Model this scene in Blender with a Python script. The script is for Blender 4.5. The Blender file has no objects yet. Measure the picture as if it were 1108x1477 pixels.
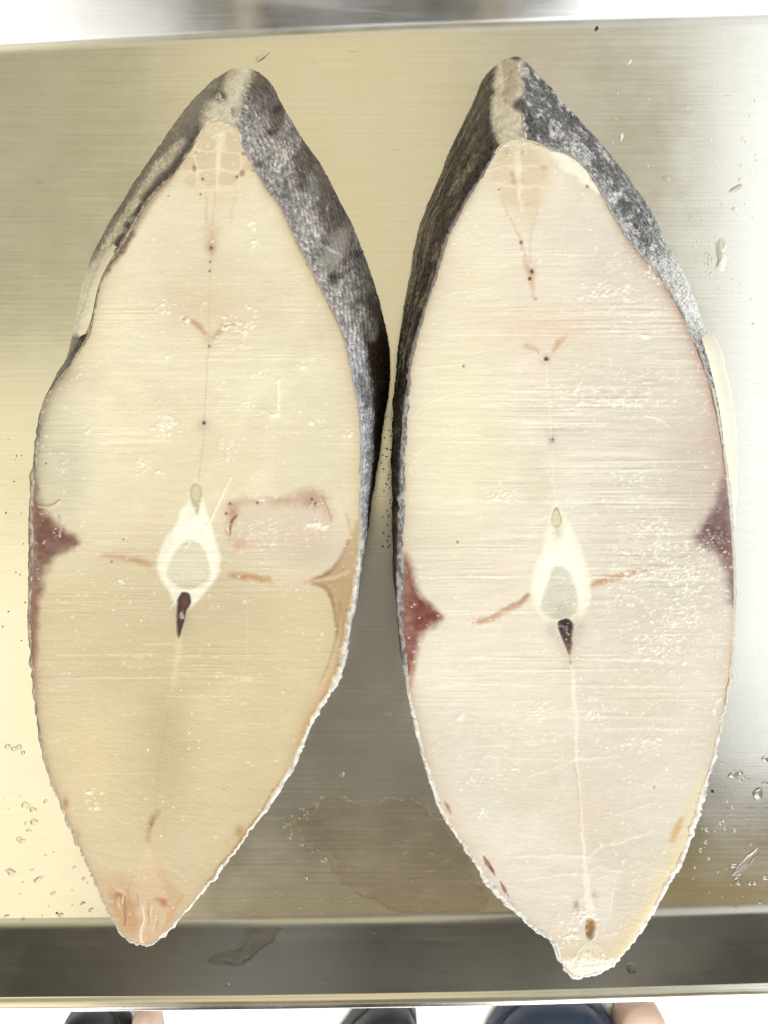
import bpy, bmesh, math, random
import numpy as np
from mathutils import Vector, Matrix

# ------------------------------------------------------------------ camera, world, lamps, exposure
scene = bpy.context.scene
D = 0.330                      # camera height over the tray floor (m)
FPX = 1108.0                   # focal length in photo pixels
CX, CY = 554.0, 738.5
HF = 0.045                     # height of the cut faces over the tray floor

cam_d = bpy.data.cameras.new('camera')
cam = bpy.data.objects.new('camera', cam_d)
scene.collection.objects.link(cam)
cam.location = (0, 0, D)
cam.rotation_euler = (0, 0, 0)
cam_d.sensor_fit = 'HORIZONTAL'
cam_d.sensor_width = 36.0
cam_d.lens = 36.0
cam_d.clip_start = 0.01
cam_d.clip_end = 50
cam_d.dof.use_dof = True
cam_d.dof.focus_distance = D - HF + 0.004
cam_d.dof.aperture_fstop = 20
scene.camera = cam

world = bpy.data.worlds.new("World")
scene.world = world
world.use_nodes = True
bg = world.node_tree.nodes['Background']
bg.inputs[0].default_value = (1.0, 0.95, 0.88, 1)
bg.inputs[1].default_value = 0.08

scene.view_settings.view_transform = 'Standard'
scene.view_settings.look = 'None'
scene.view_settings.gamma = 1
scene.view_settings.exposure = 0.0

LAMP_Z = 1.30
def lamp(name, loc, target, sx, sy, radiance, color):
    d = bpy.data.lights.new(name, 'AREA')
    d.shape = 'RECTANGLE'; d.size = sx; d.size_y = sy
    d.energy = radiance * math.pi * sx * sy
    d.color = color
    o = bpy.data.objects.new(name, d)
    scene.collection.objects.link(o)
    o.location = loc
    v = Vector(target) - Vector(loc)
    o.rotation_euler = v.to_track_quat('-Z', 'Y').to_euler()
    return o
def reflection_panel(name, x0, x1, y0, y1, radiance, color):
    """an added overhead light, laid out for reflections in the steel (metres, hanging at LAMP_Z)"""
    d = bpy.data.lights.new(name, 'AREA')
    d.shape = 'RECTANGLE'; d.size = x1 - x0; d.size_y = y1 - y0
    d.energy = radiance * math.pi * (x1 - x0) * (y1 - y0)
    d.color = color
    o = bpy.data.objects.new(name, d)
    scene.collection.objects.link(o)
    o.location = ((x0 + x1) / 2, (y0 + y1) / 2, LAMP_Z)
    return o
reflection_panel('reflection_panel', -1.40, -0.50, 0.36, 1.60, 0.66, (1.0, 0.93, 0.62))  # added panels, tiled to give the tray floor its bright and dark reflections
reflection_panel('reflection_panel', -0.48, 0.20, 0.00, 1.60, 1.10, (1.0, 0.895, 0.57))
reflection_panel('reflection_panel', -1.40, -0.50, -0.02, 0.34, 1.42, (1.0, 0.92, 0.60))
reflection_panel('reflection_panel', 0.22, 0.68, -0.30, 1.60, 0.74, (1.0, 0.94, 0.72))
reflection_panel('reflection_panel', -1.50, -0.50, -1.10, -0.04, 1.80, (1.0, 0.91, 0.64))
reflection_panel('reflection_panel', 0.70, 1.70, -0.58, 1.30, 2.0, (0.94, 0.98, 1.0))
reflection_panel('reflection_panel', 0.55, 1.50, -1.30, -0.68, 0.44, (1.0, 0.76, 0.28))
reflection_panel('reflection_panel', -0.46, 0.50, -1.30, -0.80, 0.50, (1.0, 0.82, 0.46))
reflection_panel('reflection_panel', -0.46, 0.50, -0.78, -0.04, 0.27, (1.0, 0.90, 0.70))
# windows behind the photographer and at the right; the left one is an added fill
lamp('window_and_fill_lamp', (-1.02, -1.25, 0.40), (-1.02, 0, 0.30), 1.15, 1.3, 3.6, (0.98, 0.99, 1.0))
lamp('window_and_fill_lamp', (0.98, -1.25, 0.45), (0.98, 0, 0.35), 1.55, 1.3, 4.4, (0.96, 0.985, 1.0))
lamp('window_and_fill_lamp', (2.2, 0.35, 1.35), (0, 0, 0.0), 1.8, 1.6, 1.7, (0.96, 0.985, 1.0))
lamp('window_and_fill_lamp', (-2.1, 0.2, 1.5), (0, 0, 0.0), 1.6, 1.5, 0.7, (1.0, 0.97, 0.92))  # added weak fill from the left, no window known there

fl_l = lamp('floor_fill', (0.0, -0.60, 0.55), (0.0, -0.60, -1.0), 1.5, 0.25, 9.0, (1.0, 1.0, 1.0))  # added spot that whitens the floor below the rim, no known lamp
fl_l.data.spread = math.radians(56)

# ------------------------------------------------------------------ helpers
C = scene.collection
rng = np.random.default_rng(7)
random.seed(7)

def unp(px, py, z):
    k = (D - z) / FPX
    return np.array([(px - CX) * k, (CY - py) * k, z])

def s2l(c):
    c = np.asarray(c, float) / 255.0
    return np.where(c <= 0.04045, c / 12.92, ((c + 0.055) / 1.055) ** 2.4)

LAT = rng.random((16, 256, 256))
def vnoise(x, y, seed=0):
    L = LAT[seed % 16]
    x = np.asarray(x, float) + 37.3 * seed; y = np.asarray(y, float) + 91.7 * seed
    xi = np.floor(x).astype(int); yi = np.floor(y).astype(int)
    fx = x - xi; fy = y - yi
    fx = fx * fx * (3 - 2 * fx); fy = fy * fy * (3 - 2 * fy)
    a = L[yi & 255, xi & 255]; b = L[yi & 255, (xi + 1) & 255]
    c = L[(yi + 1) & 255, xi & 255]; d = L[(yi + 1) & 255, (xi + 1) & 255]
    return (a * (1 - fx) + b * fx) * (1 - fy) + (c * (1 - fx) + d * fx) * fy
def fbm(x, y, seed=0, o=4):
    s = 0; a = 0.5; t = 0
    for i in range(o):
        s = s + a * vnoise(x, y, seed + i * 3); t += a
        x = np.asarray(x) * 2.03; y = np.asarray(y) * 2.03; a *= 0.5
    return s / t
def worley(x, y, seed=0):
    L1 = LAT[seed % 16]; L2 = LAT[(seed + 5) % 16]; L3 = LAT[(seed + 9) % 16]
    xi = np.floor(x).astype(int); yi = np.floor(y).astype(int)
    best = np.full(np.shape(x), 9.0); second = best.copy(); idv = np.zeros(np.shape(x))
    for dy in (-1, 0, 1):
        for dx in (-1, 0, 1):
            cx = xi + dx; cy = yi + dy
            px = cx + 0.15 + 0.7 * L1[cy & 255, cx & 255]; py = cy + 0.15 + 0.7 * L2[cy & 255, cx & 255]
            d = (px - x) ** 2 + (py - y) ** 2
            nb = d < best
            second = np.where(nb, best, np.minimum(second, d))
            idv = np.where(nb, L3[cy & 255, cx & 255], idv)
            best = np.minimum(best, d)
    return np.sqrt(best), np.sqrt(second), idv
def sstep(a, b, x):
    t = np.clip((x - a) / (b - a + 1e-12), 0, 1)
    return t * t * (3 - 2 * t)
def spline(P, sub, closed=True):
    P = np.asarray(P, float); n = len(P); out = []
    rngi = range(n) if closed else range(n - 1)
    for i in rngi:
        if closed:
            p0, p1, p2, p3 = P[(i - 1) % n], P[i], P[(i + 1) % n], P[(i + 2) % n]
        else:
            p0, p1, p2, p3 = P[max(i - 1, 0)], P[i], P[i + 1], P[min(i + 2, n - 1)]
        for j in range(sub):
            t = j / sub
            out.append(0.5 * ((2 * p1) + (-p0 + p2) * t + (2 * p0 - 5 * p1 + 4 * p2 - p3) * t * t + (-p0 + 3 * p1 - 3 * p2 + p3) * t ** 3))
    if not closed:
        out.append(P[-1])
    return np.array(out)
def seg_dist(X, Y, P, closed=False):
    """distance to a polyline and the parameter (0..1 along it)"""
    P = np.asarray(P, float); n = len(P)
    L = np.r_[0, np.cumsum(np.hypot(*np.diff(P, axis=0).T))]
    if closed:
        P = np.vstack([P, P[:1]]); n += 1
        L = np.r_[0, np.cumsum(np.hypot(*np.diff(P, axis=0).T))]
    bd = np.full(X.shape, 1e9); bt = np.zeros(X.shape)
    for i in range(n - 1):
        a = P[i]; b = P[i + 1]; v = b - a; l2 = v @ v + 1e-9
        t = np.clip(((X - a[0]) * v[0] + (Y - a[1]) * v[1]) / l2, 0, 1)
        d = (X - a[0] - t * v[0]) ** 2 + (Y - a[1] - t * v[1]) ** 2
        m = d < bd
        bd = np.where(m, d, bd); bt = np.where(m, (L[i] + t * math.sqrt(l2)) / L[-1], bt)
    return np.sqrt(bd), bt
def inside(X, Y, P):
    P = np.asarray(P, float); r = np.zeros(X.shape, bool); n = len(P)
    for i in range(n):
        x1, y1 = P[i]; x2, y2 = P[(i + 1) % n]
        if y1 == y2: continue
        c = ((y1 > Y) != (y2 > Y)) & (X < (x2 - x1) * (Y - y1) / (y2 - y1) + x1)
        r ^= c
    return r
def sdf(X, Y, P):
    d, _ = seg_dist(X, Y, P, True)
    return np.where(inside(X, Y, P), -d, d)

def mesh_np(name, V, F, mat, parent=None, col=None, normals=None, smooth=True, extra=None):
    """one mesh object from numpy vertices and quads / triangles"""
    me = bpy.data.meshes.new(name)
    V = np.asarray(V, np.float32); F = np.asarray(F, np.int32)
    k = F.shape[1]
    me.vertices.add(len(V)); me.vertices.foreach_set('co', V.ravel())
    me.loops.add(F.size); me.loops.foreach_set('vertex_index', F.ravel())
    me.polygons.add(len(F))
    me.polygons.foreach_set('loop_start', np.arange(0, F.size, k, dtype=np.int32))
    me.update(calc_edges=True)
    me.polygons.foreach_set('use_smooth', np.full(len(F), smooth))
    if col is not None:
        a = me.color_attributes.new('Col', 'FLOAT_COLOR', 'POINT')
        c4 = np.ones((len(V), 4), np.float32); c4[:, :3] = np.clip(col, 0, 0.96)
        a.data.foreach_set('color', c4.ravel())
    if extra is not None:
        a = me.attributes.new('wet', 'FLOAT', 'POINT')
        a.data.foreach_set('value', np.asarray(extra, np.float32))
    me.validate()
    if normals is not None:
        me.normals_split_custom_set_from_vertices(normals.tolist())
    me.materials.append(mat)
    o = bpy.data.objects.new(name, me); C.objects.link(o)
    if parent is not None: o.parent = parent
    return o
def thing(name, label, cat, loc=(0, 0, 0), group=None):
    o = bpy.data.objects.new(name, None); C.objects.link(o)
    o.location = loc; o.empty_display_size = 0.01
    o['label'] = label; o['category'] = cat
    if group: o['group'] = group
    return o
def tag(o, label=None, cat=None, group=None, kind=None):
    if label: o['label'] = label
    if cat: o['category'] = cat
    if group: o['group'] = group
    if kind: o['kind'] = kind
    return o

# ------------------------------------------------------------------ materials
def new_mat(name):
    m = bpy.data.materials.new(name); m.use_nodes = True
    nt = m.node_tree; b = nt.nodes['Principled BSDF']
    return m, nt, b
def N(nt, typ, **kw):
    n = nt.nodes.new(typ)
    for k, v in kw.items(): setattr(n, k, v)
    return n
def mat_flesh():
    m, nt, b = new_mat('fish_flesh')
    at = N(nt, 'ShaderNodeAttribute', attribute_name='Col')
    nt.links.new(at.outputs['Color'], b.inputs['Base Color'])
    tc = N(nt, 'ShaderNodeTexCoord')
    n1 = N(nt, 'ShaderNodeTexNoise'); n1.inputs['Scale'].default_value = 900; n1.inputs['Detail'].default_value = 3
    mp = N(nt, 'ShaderNodeMapping'); mp.inputs['Scale'].default_value = (0.35, 1, 1)
    nt.links.new(tc.outputs['Object'], mp.inputs['Vector']); nt.links.new(mp.outputs['Vector'], n1.inputs['Vector'])
    bu = N(nt, 'ShaderNodeBump'); bu.inputs['Strength'].default_value = 0.7; bu.inputs['Distance'].default_value = 0.0002
    nt.links.new(n1.outputs['Fac'], bu.inputs['Height']); nt.links.new(bu.outputs['Normal'], b.inputs['Normal'])
    n2 = N(nt, 'ShaderNodeTexNoise'); n2.inputs['Scale'].default_value = 120; n2.inputs['Detail'].default_value = 4
    nt.links.new(tc.outputs['Object'], n2.inputs['Vector'])
    mr = N(nt, 'ShaderNodeMapRange'); mr.inputs['To Min'].default_value = 0.16; mr.inputs['To Max'].default_value = 0.50
    nt.links.new(n2.outputs['Fac'], mr.inputs['Value']); nt.links.new(mr.outputs['Result'], b.inputs['Roughness'])
    b.inputs['Specular IOR Level'].default_value = 0.5
    return m
def mat_skin():
    m, nt, b = new_mat('fish_skin')
    at = N(nt, 'ShaderNodeAttribute', attribute_name='Col')
    wt = N(nt, 'ShaderNodeAttribute', attribute_name='wet')
    nt.links.new(at.outputs['Color'], b.inputs['Base Color'])
    tc = N(nt, 'ShaderNodeTexCoord')
    n1 = N(nt, 'ShaderNodeTexNoise'); n1.inputs['Scale'].default_value = 1100; n1.inputs['Detail'].default_value = 3
    nt.links.new(tc.outputs['Object'], n1.inputs['Vector'])
    bu = N(nt, 'ShaderNodeBump'); bu.inputs['Strength'].default_value = 0.5; bu.inputs['Distance'].default_value = 0.00025
    nt.links.new(n1.outputs['Fac'], bu.inputs['Height']); nt.links.new(bu.outputs['Normal'], b.inputs['Normal'])
    mr = N(nt, 'ShaderNodeMapRange'); mr.inputs['To Min'].default_value = 0.48; mr.inputs['To Max'].default_value = 0.2
    nt.links.new(wt.outputs['Fac'], mr.inputs['Value']); nt.links.new(mr.outputs['Result'], b.inputs['Roughness'])
    b.inputs['Specular IOR Level'].default_value = 0.5
    return m
def mat_steel(name='brushed_steel', base=(0.62, 0.60, 0.565), rough=0.27):
    m, nt, b = new_mat(name)
    b.inputs['Metallic'].default_value = 1.0
    tc = N(nt, 'ShaderNodeTexCoord')
    mp = N(nt, 'ShaderNodeMapping'); mp.inputs['Scale'].default_value = (14, 900, 900)
    nt.links.new(tc.outputs['Object'], mp.inputs['Vector'])
    br = N(nt, 'ShaderNodeTexNoise'); br.inputs['Scale'].default_value = 1.0; br.inputs['Detail'].default_value = 4; br.inputs['Roughness'].default_value = 0.7
    nt.links.new(mp.outputs['Vector'], br.inputs['Vector'])
    sm = N(nt, 'ShaderNodeTexNoise'); sm.inputs['Scale'].default_value = 22; sm.inputs['Detail'].default_value = 6; sm.inputs['Roughness'].default_value = 0.65
    nt.links.new(tc.outputs['Object'], sm.inputs['Vector'])
    sp = N(nt, 'ShaderNodeTexNoise'); sp.inputs['Scale'].default_value = 700; sp.inputs['Detail'].default_value = 2
    nt.links.new(tc.outputs['Object'], sp.inputs['Vector'])
    # roughness: smudges + streaks
    a1 = N(nt, 'ShaderNodeMath', operation='MULTIPLY_ADD'); a1.inputs[1].default_value = 0.34; a1.inputs[2].default_value = rough - 0.23
    nt.links.new(sm.outputs['Fac'], a1.inputs[0])
    a2 = N(nt, 'ShaderNodeMath', operation='MULTIPLY_ADD'); a2.inputs[1].default_value = 0.12
    nt.links.new(br.outputs['Fac'], a2.inputs[0]); nt.links.new(a1.outputs[0], a2.inputs[2])
    nt.links.new(a2.outputs[0], b.inputs['Roughness'])
    # colour: faint streaks
    cr = N(nt, 'ShaderNodeMix', data_type='RGBA')
    cr.inputs['A'].default_value = (base[0] * 0.86, base[1] * 0.86, base[2] * 0.86, 1)
    cr.inputs['B'].default_value = (base[0] * 1.12, base[1] * 1.12, base[2] * 1.11, 1)
    nt.links.new(br.outputs['Fac'], cr.inputs['Factor'])
    mx = N(nt, 'ShaderNodeMix', data_type='RGBA', blend_type='MULTIPLY'); mx.inputs['Factor'].default_value = 0.28
    rp = N(nt, 'ShaderNodeValToRGB'); rp.color_ramp.elements[0].position = 0.32; rp.color_ramp.elements[0].color = (0.72, 0.68, 0.6, 1); rp.color_ramp.elements[1].position = 0.6; rp.color_ramp.elements[1].color = (1, 1, 1, 1)
    nt.links.new(sm.outputs['Fac'], rp.inputs['Fac'])
    nt.links.new(cr.outputs['Result'], mx.inputs['A']); nt.links.new(rp.outputs['Color'], mx.inputs['B'])
    mp2 = N(nt, 'ShaderNodeMapping'); mp2.inputs['Scale'].default_value = (85, 950, 950); mp2.inputs['Rotation'].default_value = (0, 0, 0.06)
    nt.links.new(tc.outputs['Object'], mp2.inputs['Vector'])
    sc = N(nt, 'ShaderNodeTexNoise'); sc.inputs['Scale'].default_value = 1.0; sc.inputs['Detail'].default_value = 2
    nt.links.new(mp2.outputs['Vector'], sc.inputs['Vector'])
    rs = N(nt, 'ShaderNodeValToRGB'); rs.color_ramp.elements[0].position = 0.70; rs.color_ramp.elements[0].color = (1, 1, 1, 1); rs.color_ramp.elements[1].position = 0.78; rs.color_ramp.elements[1].color = (0.55, 0.52, 0.47, 1)
    nt.links.new(sc.outputs['Fac'], rs.inputs['Fac'])
    mx2 = N(nt, 'ShaderNodeMix', data_type='RGBA', blend_type='MULTIPLY'); mx2.inputs['Factor'].default_value = 0.4
    nt.links.new(mx.outputs['Result'], mx2.inputs['A']); nt.links.new(rs.outputs['Color'], mx2.inputs['B'])
    nt.links.new(mx2.outputs['Result'], b.inputs['Base Color'])
    bu = N(nt, 'ShaderNodeBump'); bu.inputs['Strength'].default_value = 0.09; bu.inputs['Distance'].default_value = 0.0002
    nt.links.new(br.outputs['Fac'], bu.inputs['Height'])
    bu2 = N(nt, 'ShaderNodeBump'); bu2.inputs['Strength'].default_value = 0.05; bu2.inputs['Distance'].default_value = 0.0002
    nt.links.new(sp.outputs['Fac'], bu2.inputs['Height']); nt.links.new(bu.outputs['Normal'], bu2.inputs['Normal'])
    nt.links.new(bu2.outputs['Normal'], b.inputs['Normal'])
    b.inputs['Anisotropic'].default_value = 0.35
    return m
def mat_water(name, c):
    m, nt, b = new_mat(name)
    b.inputs['Base Color'].default_value = c + (1,)
    b.inputs['Roughness'].default_value = 0.03
    b.inputs['IOR'].default_value = 1.33
    b.inputs['Transmission Weight'].default_value = 1.0
    return m
def mat_plain(name, col, rough=0.6, noise=0.15, scale=80, spec=0.4):
    m, nt, b = new_mat(name)
    tc = N(nt, 'ShaderNodeTexCoord')
    n = N(nt, 'ShaderNodeTexNoise'); n.inputs['Scale'].default_value = scale; n.inputs['Detail'].default_value = 5
    nt.links.new(tc.outputs['Object'], n.inputs['Vector'])
    mx = N(nt, 'ShaderNodeMix', data_type='RGBA')
    mx.inputs['A'].default_value = tuple(c * (1 - noise) for c in col) + (1,)
    mx.inputs['B'].default_value = tuple(min(1, c * (1 + noise)) for c in col) + (1,)
    nt.links.new(n.outputs['Fac'], mx.inputs['Factor']); nt.links.new(mx.outputs['Result'], b.inputs['Base Color'])
    b.inputs['Roughness'].default_value = rough
    b.inputs['Specular IOR Level'].default_value = spec
    bu = N(nt, 'ShaderNodeBump'); bu.inputs['Strength'].default_value = 0.25; bu.inputs['Distance'].default_value = 0.0005
    nt.links.new(n.outputs['Fac'], bu.inputs['Height']); nt.links.new(bu.outputs['Normal'], b.inputs['Normal'])
    return m
M_FLESH = mat_flesh(); M_SKIN = mat_skin(); M_STEEL = mat_steel('brushed_steel', (0.62, 0.60, 0.555), 0.21)
M_FAR = mat_steel('satin_steel', (0.62, 0.61, 0.59), 0.34)
M_WALL = mat_steel('dimmed_wall_steel', (0.46, 0.445, 0.41), 0.36)  # same tray steel, darkened to stand for the near wall's dim reflections
M_WATER = mat_water('water', (0.95, 0.93, 0.90)); M_JUICE = mat_water('fish_juice', (0.91, 0.86, 0.80))
M_FLOOR = mat_plain('white_floor', (0.88, 0.88, 0.87), 0.5, 0.04, 8)
M_SCRAP = mat_plain('white_fish_scrap', (0.9, 0.89, 0.84), 0.35, 0.08, 400, 0.5)
M_TRANSL = mat_plain('pale_fish_flake', (0.62, 0.57, 0.45), 0.3, 0.15, 400, 0.5)
M_NAVY = mat_plain('navy_rubber', (0.012, 0.022, 0.045), 0.5, 0.2, 60)
M_BLACK = mat_plain('black_rubber', (0.010, 0.012, 0.014), 0.5, 0.2, 60)
M_TAN = mat_plain('tan_skin', (0.42, 0.30, 0.23), 0.6, 0.12, 60)
M_FLECK = mat_plain('dark_skin_fleck', (0.03, 0.028, 0.026), 0.5, 0.3, 500)

# ------------------------------------------------------------------ floor and steel tray
FLOOR_Z = -0.20
def box_mesh(x0, x1, y0, y1, z0, z1):
    V = [(x, y, z) for z in (z0, z1) for y in (y0, y1) for x in (x0, x1)]
    F = [(0, 2, 3, 1), (4, 5, 7, 6), (0, 1, 5, 4), (2, 6, 7, 3), (0, 4, 6, 2), (1, 3, 7, 5)]
    return V, F
fl = mesh_np('floor', *[np.array(a) for a in ([(-4, -4, FLOOR_Z), (4, -4, FLOOR_Z), (4, 4, FLOOR_Z), (-4, 4, FLOOR_Z)], [(0, 1, 2, 3)])], M_FLOOR, smooth=False)
tag(fl, 'white floor under and around the steel tray', kind='structure')

TX0, TX1 = -0.27, 0.27
WALL_H = 0.025; SLOPE = 0.62          # outward run per height
def ybot(x):                            # inner foot line of the near wall (world y on the floor plane)
    px = CX + x * FPX / D
    py = np.interp(px, [-400, 0, 400, 700, 1108, 1500], [1337, 1334, 1330, 1325, 1313, 1301])
    return (CY - py) * D / FPX
def ytop(x):
    px = CX + x * FPX / D
    py = np.interp(px, [-400, 0, 200, 554, 800, 1108, 1500], [92, 69, 58, 41, 33, 25, 12])
    return (CY - py) * D / FPX
xs = np.linspace(TX0, TX1, 61)
xs_s = xs
yb = np.array([ybot(x) for x in xs]); yt = np.array([ytop(x) for x in xs])
for _ in range(4):                      # soften the corners of the interpolated lines
    yb[1:-1] = (yb[:-2] + 2 * yb[1:-1] + yb[2:]) / 4; yt[1:-1] = (yt[:-2] + 2 * yt[1:-1] + yt[2:]) / 4
FIL = 0.0050
def prof_wall():
    """(outward, up) profile from the floor edge, up the sloped wall, to just below the rim"""
    ang = math.atan2(WALL_H, SLOPE * WALL_H)
    pts = []
    for a in np.linspace(0, ang, 7):
        pts.append((-FIL * math.tan(ang / 2) + FIL * math.sin(a), FIL * (1 - math.cos(a))))
    for t in np.linspace(0.25, 1, 5):
        z = pts[6][1] + t * (WALL_H - pts[6][1]); pts.append((pts[6][0] + (z - pts[6][1]) * SLOPE, z))
    return pts
PW = prof_wall()
def prof_rim():
    o0, z0 = PW[-1]
    pts = [(o0, z0)]
    for a in np.linspace(0.5, math.pi, 12):
        pts.append((o0 + 0.0032 - 0.0032 * math.cos(a), z0 - 0.0012 + 0.0026 * math.sin(a)))
    pts.append((o0 + 0.0064, z0 - 0.010))
    return pts
PR = prof_rim()
def sweep(base, prof, sgn):
    V = []; n = len(xs); m = len(prof)
    for j, (o, z) in enumerate(prof):
        for i in range(n): V.append((xs[i], base[i] + sgn * o, z))
    F = []
    for j in range(m - 1):
        for i in range(n - 1):
            q = (j * n + i, j * n + i + 1, (j + 1) * n + i + 1, (j + 1) * n + i)
            F.append(q if sgn < 0 and False else (q if sgn > 0 else q[::-1]))
    return np.array(V), np.array(F)
tray = thing('steel_tray', 'brushed stainless steel tray with sloped sides and a rolled rim, under both fish steaks', 'tray', (0, 0, 0))
off = PW[0][0]
V = []; ny = 40
for j in range(ny):
    t = j / (ny - 1)
    for i in range(len(xs)): V.append((xs[i], (yb[i] - off) * (1 - t) + (yt[i] + off) * t, 0.0))
F = [(j * 61 + i, j * 61 + i + 1, (j + 1) * 61 + i + 1, (j + 1) * 61 + i) for j in range(ny - 1) for i in range(60)]
mesh_np('tray_floor', V, F, M_STEEL, tray)
mesh_np('side_wall', *sweep(yb, PW, -1), M_WALL, tray)
mesh_np('side_wall', *sweep(yt, PW, 1), M_FAR, tray)
mesh_np('rim', *sweep(yb, PR, -1), M_STEEL, tray)
mesh_np('rim', *sweep(yt, PR, 1), M_STEEL, tray)
for sx in (-1, 1):                      # short end walls, outside the frame
    x0 = TX0 if sx < 0 else TX1
    ya, yb2 = (yb[0], yt[0]) if sx < 0 else (yb[-1], yt[-1])
    pr = [(0, 0), (SLOPE * WALL_H, WALL_H), (SLOPE * WALL_H + 0.004, WALL_H + 0.001), (SLOPE * WALL_H + 0.0064, WALL_H - 0.012)]
    Vw = [(x0 + sx * o, y, z) for o, z in pr for y in (ya - 0.02, yb2 + 0.02)]
    Fw = [(2 * j, 2 * j + 1, 2 * j + 3, 2 * j + 2) for j in range(3)]
    if sx < 0: Fw = [f[::-1] for f in Fw]
    mesh_np('end_wall', Vw, Fw, M_STEEL, tray, smooth=False)
# the underframe the tray stands on
Vb, Fb = box_mesh(-0.24, 0.24, -0.15, 0.17, FLOOR_Z + 0.0005, -0.002)
mesh_np('underframe', Vb, Fb, M_STEEL, tray, smooth=False)

# ------------------------------------------------------------------ fish steaks
GW = 1.25   # grid step of a cut face in photo pixels (about 0.32 mm)
def gauss0(U, V, x, y, rx, ry, p=1.0):
    return np.exp(-(((U - x) / rx) ** 2 + ((V - y) / ry) ** 2) ** p)
class Face:
    def __init__(s, contour, base, seed):
        s.c = contour; s.seed = seed
        x0, y0 = contour.min(0) - 4; x1, y1 = contour.max(0) + 4
        s.x0, s.y0 = x0, y0
        s.nx = int((x1 - x0) / GW) + 1; s.ny = int((y1 - y0) / GW) + 1
        s.X, s.Y = np.meshgrid(x0 + np.arange(s.nx) * GW, y0 + np.arange(s.ny) * GW)
        # coarse signed distance, refined by interpolation
        cs = 5.0
        gx = np.arange(x0, x1 + 2 * cs, cs); gy = np.arange(y0, y1 + 2 * cs, cs)
        GX, GY = np.meshgrid(gx, gy)
        sd = sdf(GX, GY, contour[::4])
        u = (s.X - x0) / cs; v = (s.Y - y0) / cs
        ui = np.minimum(u.astype(int), sd.shape[1] - 2); vi = np.minimum(v.astype(int), sd.shape[0] - 2)
        fu = u - ui; fv = v - vi
        s.sd = -((sd[vi, ui] * (1 - fu) + sd[vi, ui + 1] * fu) * (1 - fv) + (sd[vi + 1, ui] * (1 - fu) + sd[vi + 1, ui + 1] * fu) * fv)
        s.col = np.ones(s.X.shape + (3,)) * s2l(base)
        s.h = np.zeros(s.X.shape)
        s.lab = np.zeros(s.X.shape, int)
        # warp for organic edges
        s.wx = (fbm(s.X * 0.09, s.Y * 0.09, seed) - 0.5); s.wy = (fbm(s.X * 0.09, s.Y * 0.09, seed + 7) - 0.5)
    def box(s, P, m):
        P = np.asarray(P, float)
        i0 = max(int((P[:, 0].min() - m - s.x0) / GW), 0); i1 = min(int((P[:, 0].max() + m - s.x0) / GW) + 2, s.nx)
        j0 = max(int((P[:, 1].min() - m - s.y0) / GW), 0); j1 = min(int((P[:, 1].max() + m - s.y0) / GW) + 2, s.ny)
        return (slice(j0, j1), slice(i0, i1))
    def mix(s, b, col, a):
        a = np.clip(a, 0, 1)[..., None]
        s.col[b] = s.col[b] * (1 - a) + s2l(col) * a
    def line(s, P, w, col, a=1.0, soft=1.5, dh=0.0, warp=3.0, fade=(0, 0), rag=0.0, smooth=True):
        """stroke; w = width or list of widths along the line, fade = fractions faded at the ends"""
        if smooth and len(P) > 2: P = spline(P, 6, False)
        w = np.atleast_1d(np.asarray(w, float)) / 2
        b = s.box(P, w.max() + soft + warp + 2)
        X = s.X[b] + warp * s.wx[b]; Y = s.Y[b] + warp * s.wy[b]
        d, t = seg_dist(X, Y, P)
        ww = np.interp(t, np.linspace(0, 1, len(w)), w)
        if rag: ww = ww * (1 + rag * (vnoise(X * 0.25, Y * 0.25, s.seed + 3) - 0.5) * 2)
        m = 1 - sstep(-soft, soft, d - ww)
        if fade[0]: m = m * sstep(0, fade[0], t)
        if fade[1]: m = m * (1 - sstep(1 - fade[1], 1, t))
        if col is not None:
            tx = 0.62 + 0.76 * fbm(X * 0.16, Y * 0.3, s.seed + 10, 3) if soft >= 2 else 1.0
            s.mix(b, col, m * a * tx)
        if dh: s.h[b] += dh * m
        return b, m
    def poly(s, P, col, a=1.0, soft=2.0, dh=0.0, warp=4.0, lab=None, smooth=True, tex=0.0):
        if smooth: P = spline(P, 5, True)
        b = s.box(P, soft + warp + 2)
        X = s.X[b] + warp * s.wx[b]; Y = s.Y[b] + warp * s.wy[b]
        d = sdf(X, Y, P)
        m = 1 - sstep(-soft, soft, d)
        mm = m
        if tex: mm = m * (1 - tex + tex * 2 * fbm(X * 0.15, Y * 0.15, s.seed + 5))
        if lab in (1, 11): mm = m * (0.88 + 0.24 * fbm(X * 0.9, Y * 0.9, s.seed + 2, 2)); s.h[b] += m * 0.10 * (fbm(X * 0.7, Y * 0.7, s.seed + 4, 2) - 0.5)
        if col is not None: s.mix(b, col, mm * a)
        if dh: s.h[b] += dh * m
        if lab is not None:
            L = s.lab[b]; L[d < 0] = lab; s.lab[b] = L
        return b, m
    def blob(s, x, y, rx, ry, col, a=1.0, p=1.0, dh=0.0, warp=2.0):
        """soft gaussian spot"""
        b = s.box([(x, y)], 3 * max(rx, ry) + 2)
        X = s.X[b] + warp * s.wx[b]; Y = s.Y[b] + warp * s.wy[b]
        g = np.exp(-(((X - x) / rx) ** 2 + ((Y - y) / ry) ** 2) ** p)
        if col is not None: s.mix(b, col, g * a)
        if dh: s.h[b] += dh * g
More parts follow.
